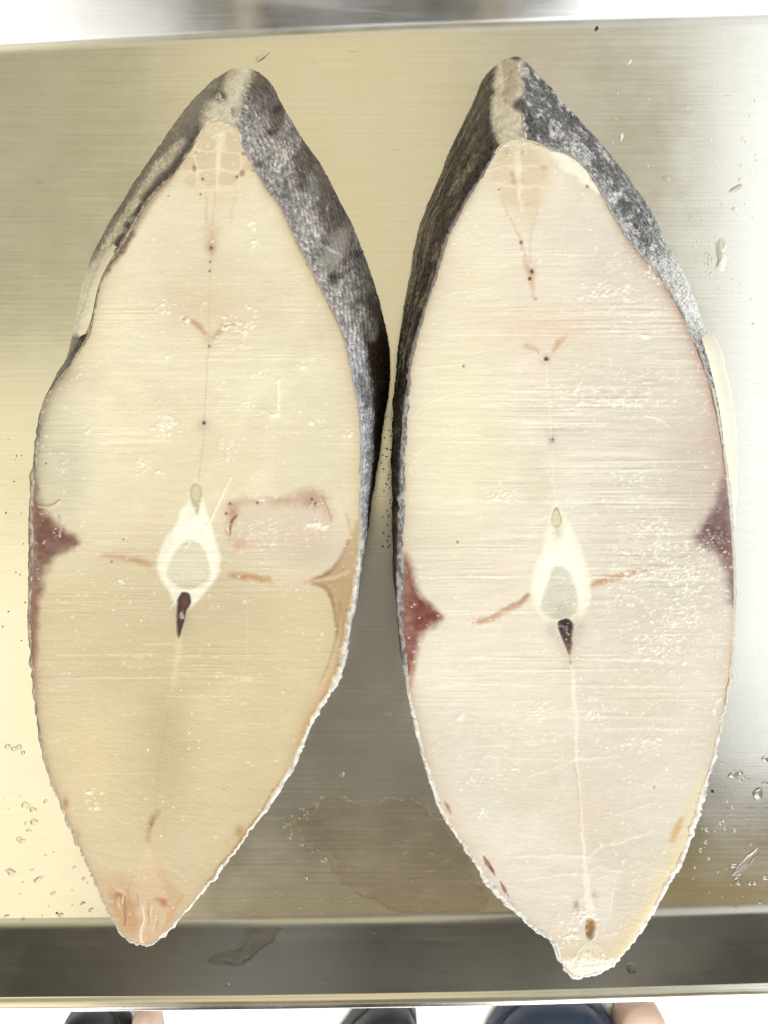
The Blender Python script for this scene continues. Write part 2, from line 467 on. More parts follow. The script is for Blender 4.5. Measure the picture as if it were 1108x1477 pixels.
    def specks(s, n, col, rmin, rmax, a=1.0, dh=0.10, dens=None, seed=0, elong=1.0):
        r = np.random.default_rng(seed)
        pts = []
        tries = 0
        while len(pts) < n and tries < n * 40:
            tries += 1
            x = r.uniform(s.c[:, 0].min(), s.c[:, 0].max()); y = r.uniform(s.c[:, 1].min(), s.c[:, 1].max())
            i = int((x - s.x0) / GW); j = int((y - s.y0) / GW)
            if s.sd[j, i] < 8: continue
            if dens is not None and r.random() > dens(x, y): continue
            pts.append((x, y))
        for x, y in pts:
            rr = rmin + (rmax - rmin) * r.random() ** 2.5
            ex = 1 + (elong - 1) * r.random()
            s.blob(x, y, rr * ex, rr, col, a * r.uniform(0.5, 1), 1.5, dh * r.uniform(0.3, 1), 3)
    def cluster(s, x, y, R, n, col=(255, 254, 246), rmin=0.5, rmax=2.0, seed=0, a=0.95, dh=0.2, sx=1.0, sy=1.0):
        r = np.random.default_rng(seed + int(x * 7 + y))
        for _ in range(int(n * 1.7)):
            rr = rmin + (rmax - rmin) * r.random() ** 2
            s.blob(x + r.normal() * R * 0.5 * sx, y + r.normal() * R * 0.5 * sy, rr * r.uniform(0.7, 2.2), rr, col, a * r.uniform(0.5, 1), 1.4, dh * r.uniform(0.4, 1), 4)

def base_paint(f, seed, amp=1.0):
    X, Y = f.X, f.Y
    # blotchy tone and muscle blocks
    n = fbm(X * 0.008, Y * 0.008, seed + 1, 4) - 0.5
    f.col *= (1 + 0.15 * n)[..., None]
    n2 = fbm(X * 0.03, Y * 0.05, seed + 2, 4) - 0.5
    f.col *= (1 + 0.09 * n2)[..., None]
    # saw marks: fine horizontal scoring left by the blade
    wav = Y + 3.0 * (fbm(X * 0.006, Y * 0.006, seed + 4) - 0.5)
    s1 = fbm(X * 0.010 + 3, wav * 0.55, seed + 6, 2) - 0.5
    s2 = fbm(X * 0.02, wav * 0.16, seed + 8, 3) - 0.5
    where = sstep(0.42, 0.66, fbm(X * 0.006, wav * 0.022, seed + 9, 3)) * (1 - 0.8 * sstep(940, 1080, Y)) * sstep(260, 420, Y)
    amp = amp * (1 - 0.65 * sstep(940, 1080, Y)) * (0.35 + 0.65 * sstep(300, 480, Y))
    f.h += amp * (0.11 * s1 * (0.2 + where) + 0.07 * s2)
    f.col *= (1 + 0.13 * amp * s1 * (0.18 + where) + 0.03 * amp * s2 * (0.3 + where))[..., None]
    glint = sstep(0.60, 0.74, fbm(X * 0.035, wav * 0.50, seed + 18, 2)) * where * sstep(0.4, 0.6, fbm(X * 0.3, Y * 0.3, seed + 20, 2))  # wet glints along the saw marks, painted in white
    f.mix((slice(None), slice(None)), (255, 251, 240), glint * 0.5 * min(1.0, 0.55 * float(np.max(amp))))
    f.h += 0.06 * glint
    # muscle fibre mottling
    f.h += 0.035 * (fbm(X * 0.3, Y * 0.3, seed + 11, 3) - 0.5)
    f.col *= (1 + 0.035 * (fbm(X * 0.4, Y * 0.25, seed + 12, 2) - 0.5))[..., None]
    f.col *= (1 + 0.05 * (fbm(X * 0.8, Y * 0.8, seed + 14, 2) - 0.5))[..., None]
    tr = sstep(0.48, 0.70, fbm(X * 0.012, Y * 0.009, seed + 15, 4))
    f.mix((slice(None), slice(None)), (214, 203, 180), tr * 0.30)          # translucent, greyer muscle
    pk = sstep(0.50, 0.72, fbm(X * 0.010, Y * 0.016, seed + 16, 4))
    f.mix((slice(None), slice(None)), (226, 206, 184), pk * (0.22 if seed < 3 else 0.10))          # pinker muscle
    dg = fbm((X + 0.5 * Y) * 0.10, (Y - 0.5 * X) * 0.5, seed + 17, 3) - 0.5   # fibre ends
    f.h += 0.09 * dg * (0.3 + 0.7 * sstep(900, 1050, Y)); f.col *= (1 + 0.07 * dg * (0.3 + 0.7 * sstep(900, 1050, Y)))[..., None]
    # gentle swell of the cut face
    f.h += 1.3 * (fbm(X * 0.006, Y * 0.006, seed + 13, 2) - 0.5) + 0.35 * (fbm(X * 0.022, Y * 0.03, seed + 19, 3) - 0.5)

def build_steak(root, f, pairs_face, pairs_base, parts, skin_paint, rimw, seed, tip_y, shoulder=None):
    sub = 44
    base = spline(pairs_base, sub)
    face = f.c
    n = len(face)
    # ---- flesh and inner parts from the grid
    k = (D - HF) / FPX
    nrm_out = np.stack([np.roll(face[:, 1], 1) - np.roll(face[:, 1], -1), np.roll(face[:, 0], -1) - np.roll(face[:, 0], 1)], 1)
    nrm_out /= np.linalg.norm(nrm_out, axis=1)[:, None] + 1e-9
    area = 0.5 * np.sum(face[:, 0] * np.roll(face[:, 1], -1) - np.roll(face[:, 0], -1) * face[:, 1])
    # outward normal in photo px (y down)
    nrm_out = nrm_out if area < 0 else -nrm_out
    for _ in range(10):
        nrm_out = (np.roll(nrm_out, 1, 0) + 2 * nrm_out + np.roll(nrm_out, -1, 0)) / 4
    nrm_out /= np.linalg.norm(nrm_out, axis=1)[:, None]
    cen = face.mean(0)
    if np.mean(np.sum(nrm_out * (face - cen), 1)) < 0: nrm_out = -nrm_out
    hz = f.h - 0.55 * np.exp(-np.clip(f.sd, 0, None) / 6.0) * sstep(tip_y, tip_y + 25, f.Y)      # flesh rounds down to the skin
    Z = HF + hz * 1e-3
    PX = (f.X - CX) * k; PY = (CY - f.Y) * k
    gy, gx = np.gradient(hz * 1e-3, GW * k)
    nrm = np.stack([-gx, gy, np.ones_like(gx)], -1); nrm /= np.linalg.norm(nrm, axis=-1)[..., None]
    ins = f.sd > 2.0
    cell = ins[:-1, :-1] & ins[1:, :-1] & ins[:-1, 1:] & ins[1:, 1:]
    lab = f.lab[:-1, :-1]
    idx = np.arange(f.nx * f.ny).reshape(f.ny, f.nx)
    Q = np.stack([idx[1:, :-1], idx[1:, 1:], idx[:-1, 1:], idx[:-1, :-1]], -1)
    Vall = np.stack([PX, PY, Z], -1).reshape(-1, 3); Call = f.col.reshape(-1, 3); Nall = nrm.reshape(-1, 3)
    objs = {}
    for key, name, parent_key, label in parts:
        sel = cell & (lab == key)
        q = Q[sel]
        if len(q) == 0: continue
        u, inv = np.unique(q, return_inverse=True)
        o = mesh_np(name, Vall[u], inv.reshape(q.shape), M_FLESH, objs.get(parent_key, root), Call[u], Nall[u])
        if label: o['label'] = label
        objs[key] = o
    notip = sstep(tip_y - 8, tip_y + 22, face[:, 1])
    # ---- skin: rim on the cut face, then the outside down to the tray
    s_len = np.r_[0, np.cumsum(np.hypot(*np.diff(np.vstack([face, face[:1]]), axis=0).T))][:-1]
    per = s_len[-1]
    rw = np.asarray(rimw(face, s_len))
    nub = sstep(0.55, 0.75, fbm(s_len * 0.035, s_len * 0 + 2, seed + 6, 2))
    low = sstep(880, 1000, face[:, 1])
    jag = (1.0 + 2.6 * nub + 0.9 * low) * (fbm(s_len * 0.13, s_len * 0 + 3, seed + 1, 4) - 0.5) * 2 + (0.3 + 1.8 * low) * sstep(0.40, 0.70, fbm(s_len * 0.02, s_len * 0 + 4, seed + 7, 2)) * (fbm(s_len * 0.28, s_len * 0 + 8, seed + 2, 3) - 0.5) * 2.4
    rw = rw * (0.45 + 1.1 * fbm(s_len * 0.045, s_len * 0 + 6, seed + 4, 4))
    rimz = 0.35 * (fbm(s_len * 0.07, s_len * 0 + 9, seed + 2, 4))
    bump = fbm(s_len * 0.22, s_len * 0 + 5, seed + 3, 3)
    rings = []; tval = []
    for wfrac, dz in ((1.0, -0.9), (0.85, -0.15), (0.6, 0.15), (0.3, 0.25), (0.0, 0.05), (-0.12, -0.3)):
        P = face - nrm_out * (rw * wfrac)[:, None] + nrm_out * (jag * (1 - wfrac * 0.6) * (0.3 + 0.7 * notip))[:, None]
        zz = HF + (dz * (0.35 + 0.65 * notip) - 0.0 + (rimz * 1.2 + 0.5 * (bump - 0.5) * (wfrac < 0.9)) * (0.9 if wfrac < 0.95 else 0.2) * notip) * 1e-3 - (0.6e-3) * (0.3 + 0.7 * notip)
        rings.append(np.stack([(P[:, 0] - CX) * (D - zz) / FPX, (CY - P[:, 1]) * (D - zz) / FPX, zz], 1)); tval.append(-wfrac)
    top = rings[-1]
    bw = np.stack([(base[:, 0] - CX) * D / FPX, (CY - base[:, 1]) * D / FPX, np.full(n, 0.0006)], 1)
    now = np.stack([nrm_out[:, 0], -nrm_out[:, 1], np.zeros(n)], 1)
    M = 88
    for j in range(1, M + 1):
        t = j / M
        te = t if shoulder is None else (t ** shoulder(face))[:, None]
        P = top * (1 - t) + bw * t
        P[:, :2] = (top * (1 - te) + bw * te)[:, :2]
        bul = 0.0022 * math.sin(math.pi * t) - (0.0015 * max(0, (t - 0.9) / 0.1) ** 2)
        P = P + now * bul
        rings.append(P); tval.append(t)
    R = np.array(rings)                         # (rings, n, 3)
    tv = np.array(tval)[:, None] * np.ones(n)[None]
    # projected position, used to lay the skin's own pattern where it grew
    U = CX + R[..., 0] * FPX / (D - R[..., 2]); Vv = CY - R[..., 1] * FPX / (D - R[..., 2])
    Ssl = s_len[None] * np.ones(len(R))[:, None]
    col, disp, wet = skin_paint(U, Vv, Ssl, tv)
    # displacement along the surface normal
    dS = np.roll(R, -1, 1) - np.roll(R, 1, 1); dT = np.gradient(R, axis=0)
    nn = np.cross(dS, dT); nn /= np.linalg.norm(nn, axis=-1)[..., None] + 1e-12
    sidem = tv > 0.02
    outw = np.sign(np.sum(nn[30] * now)) or 1
    nn *= outw
    R = R + nn * (disp * sidem * (1 - np.clip((tv - 0.93) / 0.07, 0, 1)) * 1e-3)[..., None]
    R[..., 2] = np.maximum(R[..., 2], 0.0004)
    m = len(R)
    ii = np.arange(n); ij = (ii + 1) % n
    Fq = np.concatenate([np.stack([j * n + ii, j * n + ij, (j + 1) * n + ij, (j + 1) * n + ii], 1) for j in range(m - 1)])
    if outw < 0: Fq = Fq[:, ::-1]
    sk = mesh_np('skin', R.reshape(-1, 3), Fq, M_SKIN, root, col.reshape(-1, 3), None, True, wet.reshape(-1))
    # underside cut face lying on the tray
    c0 = bw.mean(0); Vu = np.vstack([bw * [1, 1, 0] + [0, 0, 0.0006], [[c0[0], c0[1], 0.0006]]])
    # follow the skin's lowest ring so the two meet
    Vu[:-1] = R[-1]
    Fu = np.stack([ij, ii, np.full(n, n)], 1)
    mesh_np('underside', Vu, Fu, M_FLESH, root, np.ones((n + 1, 3)) * s2l((215, 200, 165)))
    return objs

def ribbon(inner, outer, z_in, z_out, thick, nacross, mat, name, parent, colf, seed):
    A = spline(inner, 14, False); B = spline(outer, 14, False)
    n = len(A); V = []; col = []
    m = nacross
    for j in range(m + 1):
        t = j / m
        for i in range(n):
            e = math.sin(math.pi * min(1, max(0, (i / (n - 1)))) ) ** 0.35
            p = A[i] * (1 - t) + B[i] * t
            p = p + np.array([1.2, 0.6]) * (fbm(np.array(i * 0.21), np.array(t * 2.0), seed) - 0.5) * 4 * t
            z = z_in * (1 - t) + z_out * t + thick * (math.sin(math.pi * (0.25 + 0.75 * t)) ** 0.6) * e + 0.0006 * (fbm(np.array(i * 0.3), np.array(t * 5.0), seed + 2) - 0.5)
            if j == m: z = z_out - 0.004
            w = unp(p[0], p[1], z); V.append(w); col.append(colf(i / (n - 1), t))
    F = [(j * n + i, j * n + i + 1, (j + 1) * n + i + 1, (j + 1) * n + i) for j in range(m) for i in range(n - 1)]
    F = [f_[::-1] for f_ in F]
    # make faces look upward
    V = np.array(V); q = F[len(F) // 2]
    nz = np.cross(V[q[1]] - V[q[0]], V[q[2]] - V[q[0]])[2]
    if nz < 0: F = [f_[::-1] for f_ in F]
    return mesh_np(name, V, F, mat, parent, np.array(col))
# ---------------------------- left steak
LP = [((318,172),(348,95)),((342,186),(386,110)),((353,213),(410,150)),((383,267),(440,199)),((405,297),(468,241)),
      ((434,358),(514,330)),((467,421),(540,398)),((495,480),(555,455)),((510,545),(563,500)),((520,600),(563,545)),
      ((522,667),(553,610)),((521,720),(540,670)),((520,802),(522,735)),((511,865),(508,790)),((501,930),(490,840)),
      ((490,977),(478,880)),((453,1038),(448,920)),((418,1116),(418,975)),((355,1208),(366,1040)),((277,1306),(305,1085)),
      ((233,1352),(275,1108)),((203,1363),(252,1115)),((171,1343),(230,1105)),((137,1275),(200,1070)),((98,1186),(170,1010)),
      ((64,1097),(145,940)),((47,989),(128,850)),((41,900),(118,770)),((42,800),(110,690)),((46,690),(105,610)),
      ((63,581),(105,545)),((96,531),(107,520)),((115,503),(106,500)),((128,478),(107,478)),((137,435),(116,435)),
      ((147,395),(126,392)),((170,358),(143,352)),((190,325),(160,320)),((215,284),(186,277)),((247,252),(211,238)),
      ((269,221),(238,200)),((286,196),(266,161)),((298,178),(312,113))]
SUB = 44
Lface = spline([p[0] for p in LP], SUB)
f = Face(Lface, (239, 232, 209), 1)
X, Y = f.X, f.Y
# lower belly flesh is more yellow-tan
a = sstep(720, 900, Y + 60 * (fbm(X * 0.01, Y * 0.01, 3) - 0.5)); f.mix((slice(None), slice(None)), (215, 199, 165), a * 0.95)
base_paint(f, 1, 1.6)
f.blob(275, 850, 130, 90, (200, 188, 162), 0.75)
f.blob(240, 690, 120, 90, (226, 212, 178), 0.5)
f.blob(300, 440, 90, 70, (222, 204, 178), 0.45)
f.blob(210, 880, 60, 80, (214, 202, 172), 0.4)
ALL = (slice(None), slice(None))
# tan edges all round, stronger on the lower right
f.mix(ALL, (188, 158, 120), np.exp(-np.clip(f.sd - 4, 0, None) / 5.5) * (0.6 + 0.3 * sstep(800, 1000, Y)) * sstep(190, 260, Y))
f.mix(ALL, (206, 192, 165), np.exp(-np.clip(f.sd - 4, 0, None) / 22.0) * 0.5 * sstep(300, 420, Y))
f.mix(ALL, (196, 150, 92), np.exp(-np.clip(f.sd - 5, 0, None) / 6.0) * sstep(740, 900, Y) * (1 - sstep(1040, 1130, Y)) * (X > 380) * 0.9)
f.mix(ALL, (128,112,104), np.exp(-np.clip(f.sd - 3, 0, None) / 12.0) * (X < 140) * sstep(500, 560, Y) * (1 - sstep(700, 800, Y)) * 0.8)
f.mix(ALL, (165, 120, 95), np.exp(-np.clip(f.sd - 4, 0, None) / 6.0) * (X < 140) * sstep(800, 850, Y) * (1 - sstep(960, 1040, Y)) * 0.8)
# cool translucent flesh beside the left rim
f.blob(92, 670, 42, 90, (206, 203, 184), 0.8)
f.blob(470, 640, 40, 120, (222, 214, 190), 0.5)
f.blob(130, 900, 60, 80, (212, 200, 170), 0.4)
f.blob(440, 790, 60, 50, (214, 203, 186), 0.7)
f.blob(110, 470, 60, 60, (238, 228, 200), 0.5)
# upper-left bruised edge under the skin
f.line([(262,232),(225,278),(196,322),(176,352)], [6,10,12,14], (150,130,112), 0.6, 6)
f.line([(188,335),(175,360),(160,375),(150,395)], [10,16,14,6], (120,92,75), 0.85, 4, warp=8)
f.line([(152,385),(146,397)], [6,3], (165,130,80), 0.9, 1.5)
# fin-ray fan
f.poly([(288,178),(340,180),(352,214),(372,252),(352,285),(318,300),(280,285),(258,250),(272,216)], (228,214,188), 0.7, 12)
cell = (208,189,160)
for P in ([(284,190),(305,191),(308,213),(290,216),(280,206)], [(326,191),(340,190),(350,205),(346,218),(328,215)],
          [(285,221),(308,217),(313,224),(311,241),(286,243)], [(320,218),(344,222),(346,240),(330,246),(320,240)],
          [(287,248),(312,246),(313,262),(298,266),(285,258)], [(318,248),(342,250),(340,262),(326,266),(316,262)],
          [(266,228),(280,226),(281,242),(264,246)], [(350,228),(362,228),(368,242),(352,243)],
          [(268,252),(281,252),(280,266),(266,262)]):
    f.poly(P, cell, 0.6, 3.2, -0.12, 4, tex=0.2)
for x, y, rx, ry in ((273,215,4,3.5),(280,242,3,6),(292,184,4,4),(351,221,4,3),(349,249,5,5),(367,244,4,3),(282,220,2.5,3)):
    f.blob(x, y, rx, ry, (160,130,90), 0.9, 1.6, -0.2)
wl = (238,228,206)
f.line([(317,180),(318,200),(315,217),(314,240),(313,262),(312,276)], [14,12,5,6,3,2], wl, 0.9, 2, 0.1)
for P in ([(282,217),(300,217),(313,213)], [(318,216),(332,220),(347,219)], [(284,245),(300,243),(313,243)], [(317,244),(332,247),(346,249)],
          [(283,193),(281,215),(284,240),(285,258)], [(347,219),(347,240),(345,250)], [(290,274),(312,272)], [(314,270),(335,274)]):
    f.line(P, [1.2,2.2,1.4], wl, 0.65, 1.2, 0.08, 6)
f.blob(318, 178, 26, 22, (208, 196, 172), 0.7)
f.cluster(318, 186, 26, 40, (250,244,230), 0.5, 1.4, 72, 0.7, 0.15, 1, 0.7)
# median septum
f.line([(312,276),(306,320),(304,380),(302,440),(301,500),(297,560),(294,612),(292,660),(287,695)], 2, (208,186,160), 0.55, 1.5, warp=5)
f.line([(292,640),(289,670),(287,695)], 2.5, (214,205,190), 0.6, 1.5)
f.line([(297,285),(298,320)], 3, (205,170,145), 0.5, 3)
f.line([(338,285),(332,320)], 3, (210,180,155), 0.4, 3)
f.blob(305, 345, 12, 24, (196,165,140), 0.55); f.blob(304, 358, 6, 8, (165,122,105), 0.7)
f.blob(270, 430, 40, 20, (214,192,170), 0.35); f.blob(300, 455, 60, 30, (222,200,178), 0.35)
for x, y, r, c in ((304,357,2.2,(90,45,40)),(303,377,1.8,(95,70,60)),(302,391,1.8,(70,55,50)),(264,459,2.4,(60,48,48)),(302,499,2.4,(80,50,48)),
                   (294,610,2.2,(40,36,42)),(292,258,2,(60,45,40)),(289,280,1.6,(70,55,45)),(341,255,2,(60,35,35)),(243,282,1.3,(90,80,70)),(178,778,1.4,(110,95,80)),(66,668,1.5,(70,65,65)),(161,810,2.0,(110,95,75)),(323,1138,1.2,(130,115,85))):
    f.blob(x, y, r, r, c, 0.95, 1.5, -0.1)
f.blob(294, 612, 10, 10, (175,165,165), 0.45); f.blob(294, 610, 2.4, 2.6, (40,34,40), 0.98, 1.5, -0.15)
f.line([(270,460),(284,468),(295,480)], [5,8,4], (186, 150, 108), 0.75, 4, warp=5)
f.line([(336,468),(322,473),(308,486)], [4,8,4], (180, 142, 98), 0.75, 4, warp=5)
f.blob(302, 490, 10, 12, (205,175,150), 0.45)
# left dark muscle
f.poly([(50,690),(58,722),(70,744),(92,762),(108,776),(112,788),(88,799),(74,812),(64,832),(56,872),(51,940),(43,950),(43,800),(45,700)], (128, 92, 84), 0.95, 9, -0.05, 12, lab=3, tex=0.2)
f.poly([(52,742),(70,752),(88,766),(104,780),(84,792),(68,800),(54,805)], (100, 58, 54), 0.65, 7, 0, 10, tex=0.5)
f.line([(48,850),(47,900),(46,950)], [6,6,3], (150,96,78), 0.8, 3)
f.line([(112,790),(135,795)], 3, (226,205,175), 0.8, 1.5)
f.line([(140,799),(165,803),(195,808),(224,818)], [4,7,9,6], (188, 148, 110), 0.85, 4.5, warp=6, fade=(0.15,0.1))
f.blob(180, 800, 45, 9, (208,182,158), 0.6)
# right septum and dark muscle
f.blob(420, 800, 80, 40, (232,220,200), 0.6)
f.line([(322,829),(350,831),(380,836),(400,838)], [4,8,9,5], (186, 138, 92), 0.85, 5, warp=6, fade=(0.2,0.2))
f.line([(398,839),(425,843),(452,840)], [4,6,5], (226,206,192), 0.85, 2, warp=5)
f.poly([(449,840),(470,826),(486,812),(500,790),(509,768),(516,752),(519,790),(512,850),(503,915),(492,960),(474,1000),(462,1018),(477,975),(487,945),(488,905),(484,872),(475,852),(462,844)], (182, 152, 112), 0.8, 7, -0.1, 6, lab=4, tex=0.25)
f.line([(450,839),(472,828),(490,808),(503,780)], [7,6,5,3], (134,78,58), 0.7, 3.5, -0.1)
f.line([(452,841),(470,848),(478,862),(483,885),(486,915)], [4,7,6,5,3], (142,92,64), 0.7, 3.5, -0.1)
f.line([(440,842),(470,835),(490,830),(502,824)], [6,4,5,4], (216,188,166), 0.85, 2, 0.1)
f.line([(490,870),(487,905),(478,945),(462,985)], [3,4,4,2], (150,108,70), 0.5, 3)
f.line([(500,740),(512,790)], 3, (205,180,140), 0.7, 2)
# bruised patch
f.poly([(322,752),(327,732),(345,722),(390,721),(420,718),(440,710),(464,714),(476,740),(480,770),(455,800),(420,805),(380,800),(345,795),(328,778)], (218, 202, 190), 0.7, 16, -0.15, 14, lab=5, tex=0.3)  # bruise colour together with its pale sheen, painted in
f.blob(455, 800, 50, 22, (204, 190, 178), 0.5)
f.line([(334,752),(334,734),(346,724),(380,722),(412,720)], [12,12,8,6,5], (190, 156, 130), 0.6, 8, warp=11)
f.line([(395,724),(425,720),(448,716),(466,724),(474,745)], [8,16,20,14,5], (186, 150, 128), 0.6, 11, warp=12)
f.blob(450, 725, 12, 8, (172,116,100), 0.6); f.blob(336, 738, 8, 10, (182,124,106), 0.6); f.blob(345, 785, 12, 10, (205,150,130), 0.5)
f.line([(341,744),(335,750),(332,762),(331,772)], [2.5,3.5,3,1.5], (140,66,56), 0.9, 1.2, -0.15)
f.line([(322,760),(326,768),(330,778)], 2, (190,130,110), 0.7, 1.2)
f.line([(464,714),(474,735),(478,752)], 1.6, (190,130,112), 0.8, 1)
for x, y in ((332,727),(371,725),(326,741),(450,720),(455,726)): f.blob(x, y, 2, 2, (80,50,48), 0.9, 1.5)
f.cluster(380, 765, 60, 70, (246,236,224), 0.7, 2.0, 1, 0.8, 0.15, 1, 0.45)
f.cluster(455, 757, 18, 26, (250,244,235), 0.8, 2.4, 2, 0.9, 0.2, 1, 0.35)
# vertebra
f.poly([(286,697),(279,698),(273,716),(262,735),(255,754),(241,773),(231,795),(227,816),(231,833),(243,851),(251,868),(258,880),(272,880),(281,870),(295,854),(311,833),(317,813),(315,789),(306,765),(300,746),(295,724)], (247, 243, 228), 0.97, 4, 0.12, 4, lab=1)
f.poly([(283,745),(262,765),(243,800),(238,825),(248,843),(262,850),(290,850),(308,828),(311,800),(300,770)], (255, 253, 244), 0.95, 7, 0.05, 3)
f.line([(268,738),(262,756),(256,772)], [10,13,14], (255,253,244), 0.8, 4); f.line([(294,738),(299,758),(304,776)], [9,12,13], (255,253,244), 0.75, 4)
f.poly([(273,777),(289,784),(300,805),(304,827),(295,841),(273,849),(252,843),(241,830),(243,813),(257,789)], (220,214,194), 0.92, 4.0, -0.18, 3, lab=11)
f.blob(272, 812, 16, 20, (226,221,203), 0.6); f.blob(272, 845, 20, 5, (196,192,166), 0.5)
f.poly([(282,696),(290,702),(291,716),(288,728),(284,742),(279,730),(274,716),(275,702)], (190,181,150), 0.9, 2.2, -0.25, 2, lab=12)
f.poly([(282,700),(287,704),(288,714),(283,722),(278,716),(277,705)], (216,210,184), 0.95, 1.5, 0.1, 1)
f.cluster(272, 784, 8, 10, (250,248,235), 0.6, 1.4, 3, 0.8, 0.1)
# blood vessel under the spine
f.blob(263, 885, 12, 26, (170,152,140), 0.55)
f.poly([(258,859),(265,854),(273,858),(274,870),(268,882),(266,893),(262,906),(257,920),(254,902),(254,886),(255,870)], (46,20,26), 0.97, 1.8, -1.1, 3, lab=2)
f.blob(266, 870, 5, 8, (128,76,78), 0.7); f.blob(260, 896, 2.5, 6, (110,66,70), 0.5); f.cluster(262, 889, 7, 26, (215,195,200), 0.6, 1.5, 4, 0.85, 0.3, 0.5, 1.0)  # reddish vessel tone, its shiny specks painted whitish
f.line([(259,858),(252,868),(245,878)], 1.5, (245,240,225), 0.8, 1, 0.1)
# below the spine
f.line([(258,922),(254,960),(249,995),(244,1015)], [7,9,6,3], (240,230,205), 0.55, 5, warp=6)
f.line([(248,1000),(236,1060),(230,1110),(224,1160)], 2.5, (202,182,148), 0.5, 3)
f.blob(240, 1080, 45, 110, (184,168,134), 0.6); f.blob(135, 1110, 35, 60, (230,212,172), 0.5); f.blob(430, 930, 45, 70, (222,212,176), 0.5); f.blob(360, 1130, 60, 60, (205,194,160), 0.4)
f.line([(228,1172),(218,1190),(214,1215)], [8,8,4], (182,146,126), 0.7, 4, warp=8); f.blob(219, 1189, 2, 3, (120,80,75), 0.8); f.blob(222, 1182, 2, 3, (140,100,95), 0.7)
f.blob(345, 1200, 7, 9, (178,144,96), 0.85); f.blob(330, 1215, 10, 6, (205,182,140), 0.6)
f.blob(95, 1158, 4, 8, (170,115,85), 0.8); f.blob(112, 1205, 5, 8, (190,150,115), 0.6)
# tail-side end: pink muscle tips and pale fibres
f.poly([(148,1265),(180,1262),(200,1262),(222,1250),(246,1270),(262,1298),(240,1345),(204,1362),(172,1340),(150,1300)], (206, 172, 140), 0.75, 14, 0, 14, tex=0.35)
f.poly([(214,1215),(225,1240),(236,1275),(240,1310),(225,1345),(205,1330),(196,1300),(200,1260),(208,1235)], (218,196,168), 0.7, 8, 0.1, 5, tex=0.2)
f.poly([(158,1283),(178,1290),(196,1306),(200,1340),(184,1348),(168,1330)], (196, 154, 118), 0.7, 6, -0.15, 8, tex=0.35)
for i in range(9):
    x1 = 188 + i * 6.5; f.line([(212 + i * 0.8, 1218), (205 + (x1 - 205) * 0.55, 1262), (x1, 1306)], 1.2, (238,222,200), 0.3, 1.4, 0.05, fade=(0.1,0.4))
f.blob(172, 1290, 6, 5, (180,112,98), 0.85, 1.4, -0.4); f.blob(236, 1300, 6, 6, (188,118,100), 0.85, 1.4, -0.4); f.blob(228,1297,5,3,(180,115,100),0.7)
for i in range(16):
    r_ = np.random.default_rng(300 + i); x_ = r_.uniform(165, 246); y_ = r_.uniform(1275, 1325)
    f.line([(x_, y_), (x_ * 0.9 + 20.6, y_ + 14), (x_ * 0.8 + 41, y_ + r_.uniform(22, 36))], r_.uniform(1.2, 3), (178,134,104) if i % 2 else (236,220,196), r_.uniform(0.3, 0.6), 1.4, 0.1 * (1 - i % 2 * 2), 6, (0.2, 0.4))
f.line([(180,1292),(181,1315),(180,1335)], 1.8, (150,90,75), 0.85, 1, -0.2)
f.line([(178,1290),(178,1302)], 2, (236,215,195), 0.8, 1)
f.line([(206,1304),(208,1322),(203,1345),(206,1360)], [2,3,4,3], (240,224,202), 0.9, 1.2, 0.25)
f.line([(262,1292),(248,1318),(236,1340)], [5,6,4], (205,168,124), 0.7, 3)
# bone dust and fat crumbs, with wet sparkle painted as white specks
dens = lambda x, y: 0.25 + 0.75 * (fbm(np.array(x * 0.012), np.array(y * 0.012), 4) > 0.52)
f.specks(620, (254, 250, 232), 0.6, 1.9, 0.9, 0.14, lambda x, y: dens(x, y) * (1 if y < 780 else 0.35), 11)
f.specks(800, (254, 248, 228), 0.6, 1.3, 0.8, 0.08, lambda x, y: 1.0 if y < 860 else 0.3, 12, 2.5)
for x, y, R, n in ((236,618,16,40),(242,605,12,20),(205,672,12,18),(230,682,8,10),(92,680,9,12),(128,623,4,6),(326,470,20,30),(352,478,14,18),(362,462,16,16),(433,530,10,9),(400,598,8,14),(505,628,8,10),(240,514,4,6),(330,652,16,14),(362,585,22,12),(370,350,8,10),(365,325,8,8),(240,445,16,14),(325,640,10,8),(458,600,20,10),(380,720,4,6),(270,460,8,10),(372,545,26,14),(175,840,12,6),(130,1150,14,12),(143,1160,10,8)):
    f.cluster(x, y, R, n, seed=5)
f.line([(402,548),(401,575),(400,602)], [4,5,3], (254,248,232), 0.85, 1.8, 0.2, warp=5, rag=0.4)
f.line([(333,688),(318,720),(304,750),(290,772)], [1.5,3,3,1.5], (250,246,232), 0.85, 1, 0.15, warp=2)
f.line([(352,640),(330,655)], 1.2, (245,238,220), 0.7, 0.8, 0.08)
f.line([(56,730),(75,730),(86,722)], [3,4,2], (190,170,158), 0.85, 1.3, 0.3); f.line([(86,745),(88,760),(86,772)], [4,2,3], (200,185,175), 0.8, 1.2, 0.3)
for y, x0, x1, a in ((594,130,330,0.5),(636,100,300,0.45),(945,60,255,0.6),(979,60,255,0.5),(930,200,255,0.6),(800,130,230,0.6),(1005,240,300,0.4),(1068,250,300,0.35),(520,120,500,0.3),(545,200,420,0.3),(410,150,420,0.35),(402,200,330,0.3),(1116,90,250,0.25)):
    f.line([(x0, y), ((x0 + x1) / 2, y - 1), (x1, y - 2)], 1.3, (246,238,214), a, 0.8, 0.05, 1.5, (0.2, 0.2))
# cream flesh lobes outlined beneath the surface (lower right block)
f.line([(355,865),(356,920),(352,980)], 2, (230,218,186), 0.4, 2)

steakL = thing('fish_steak', 'thick yellowish fish steak at the left, with a pink bruised patch beside its backbone', 'fish steak', tuple(unp(330, 620, 0)), 'fish steaks on the tray')
rootinvL = Matrix.Translation(-Vector(unp(330, 620, 0)))

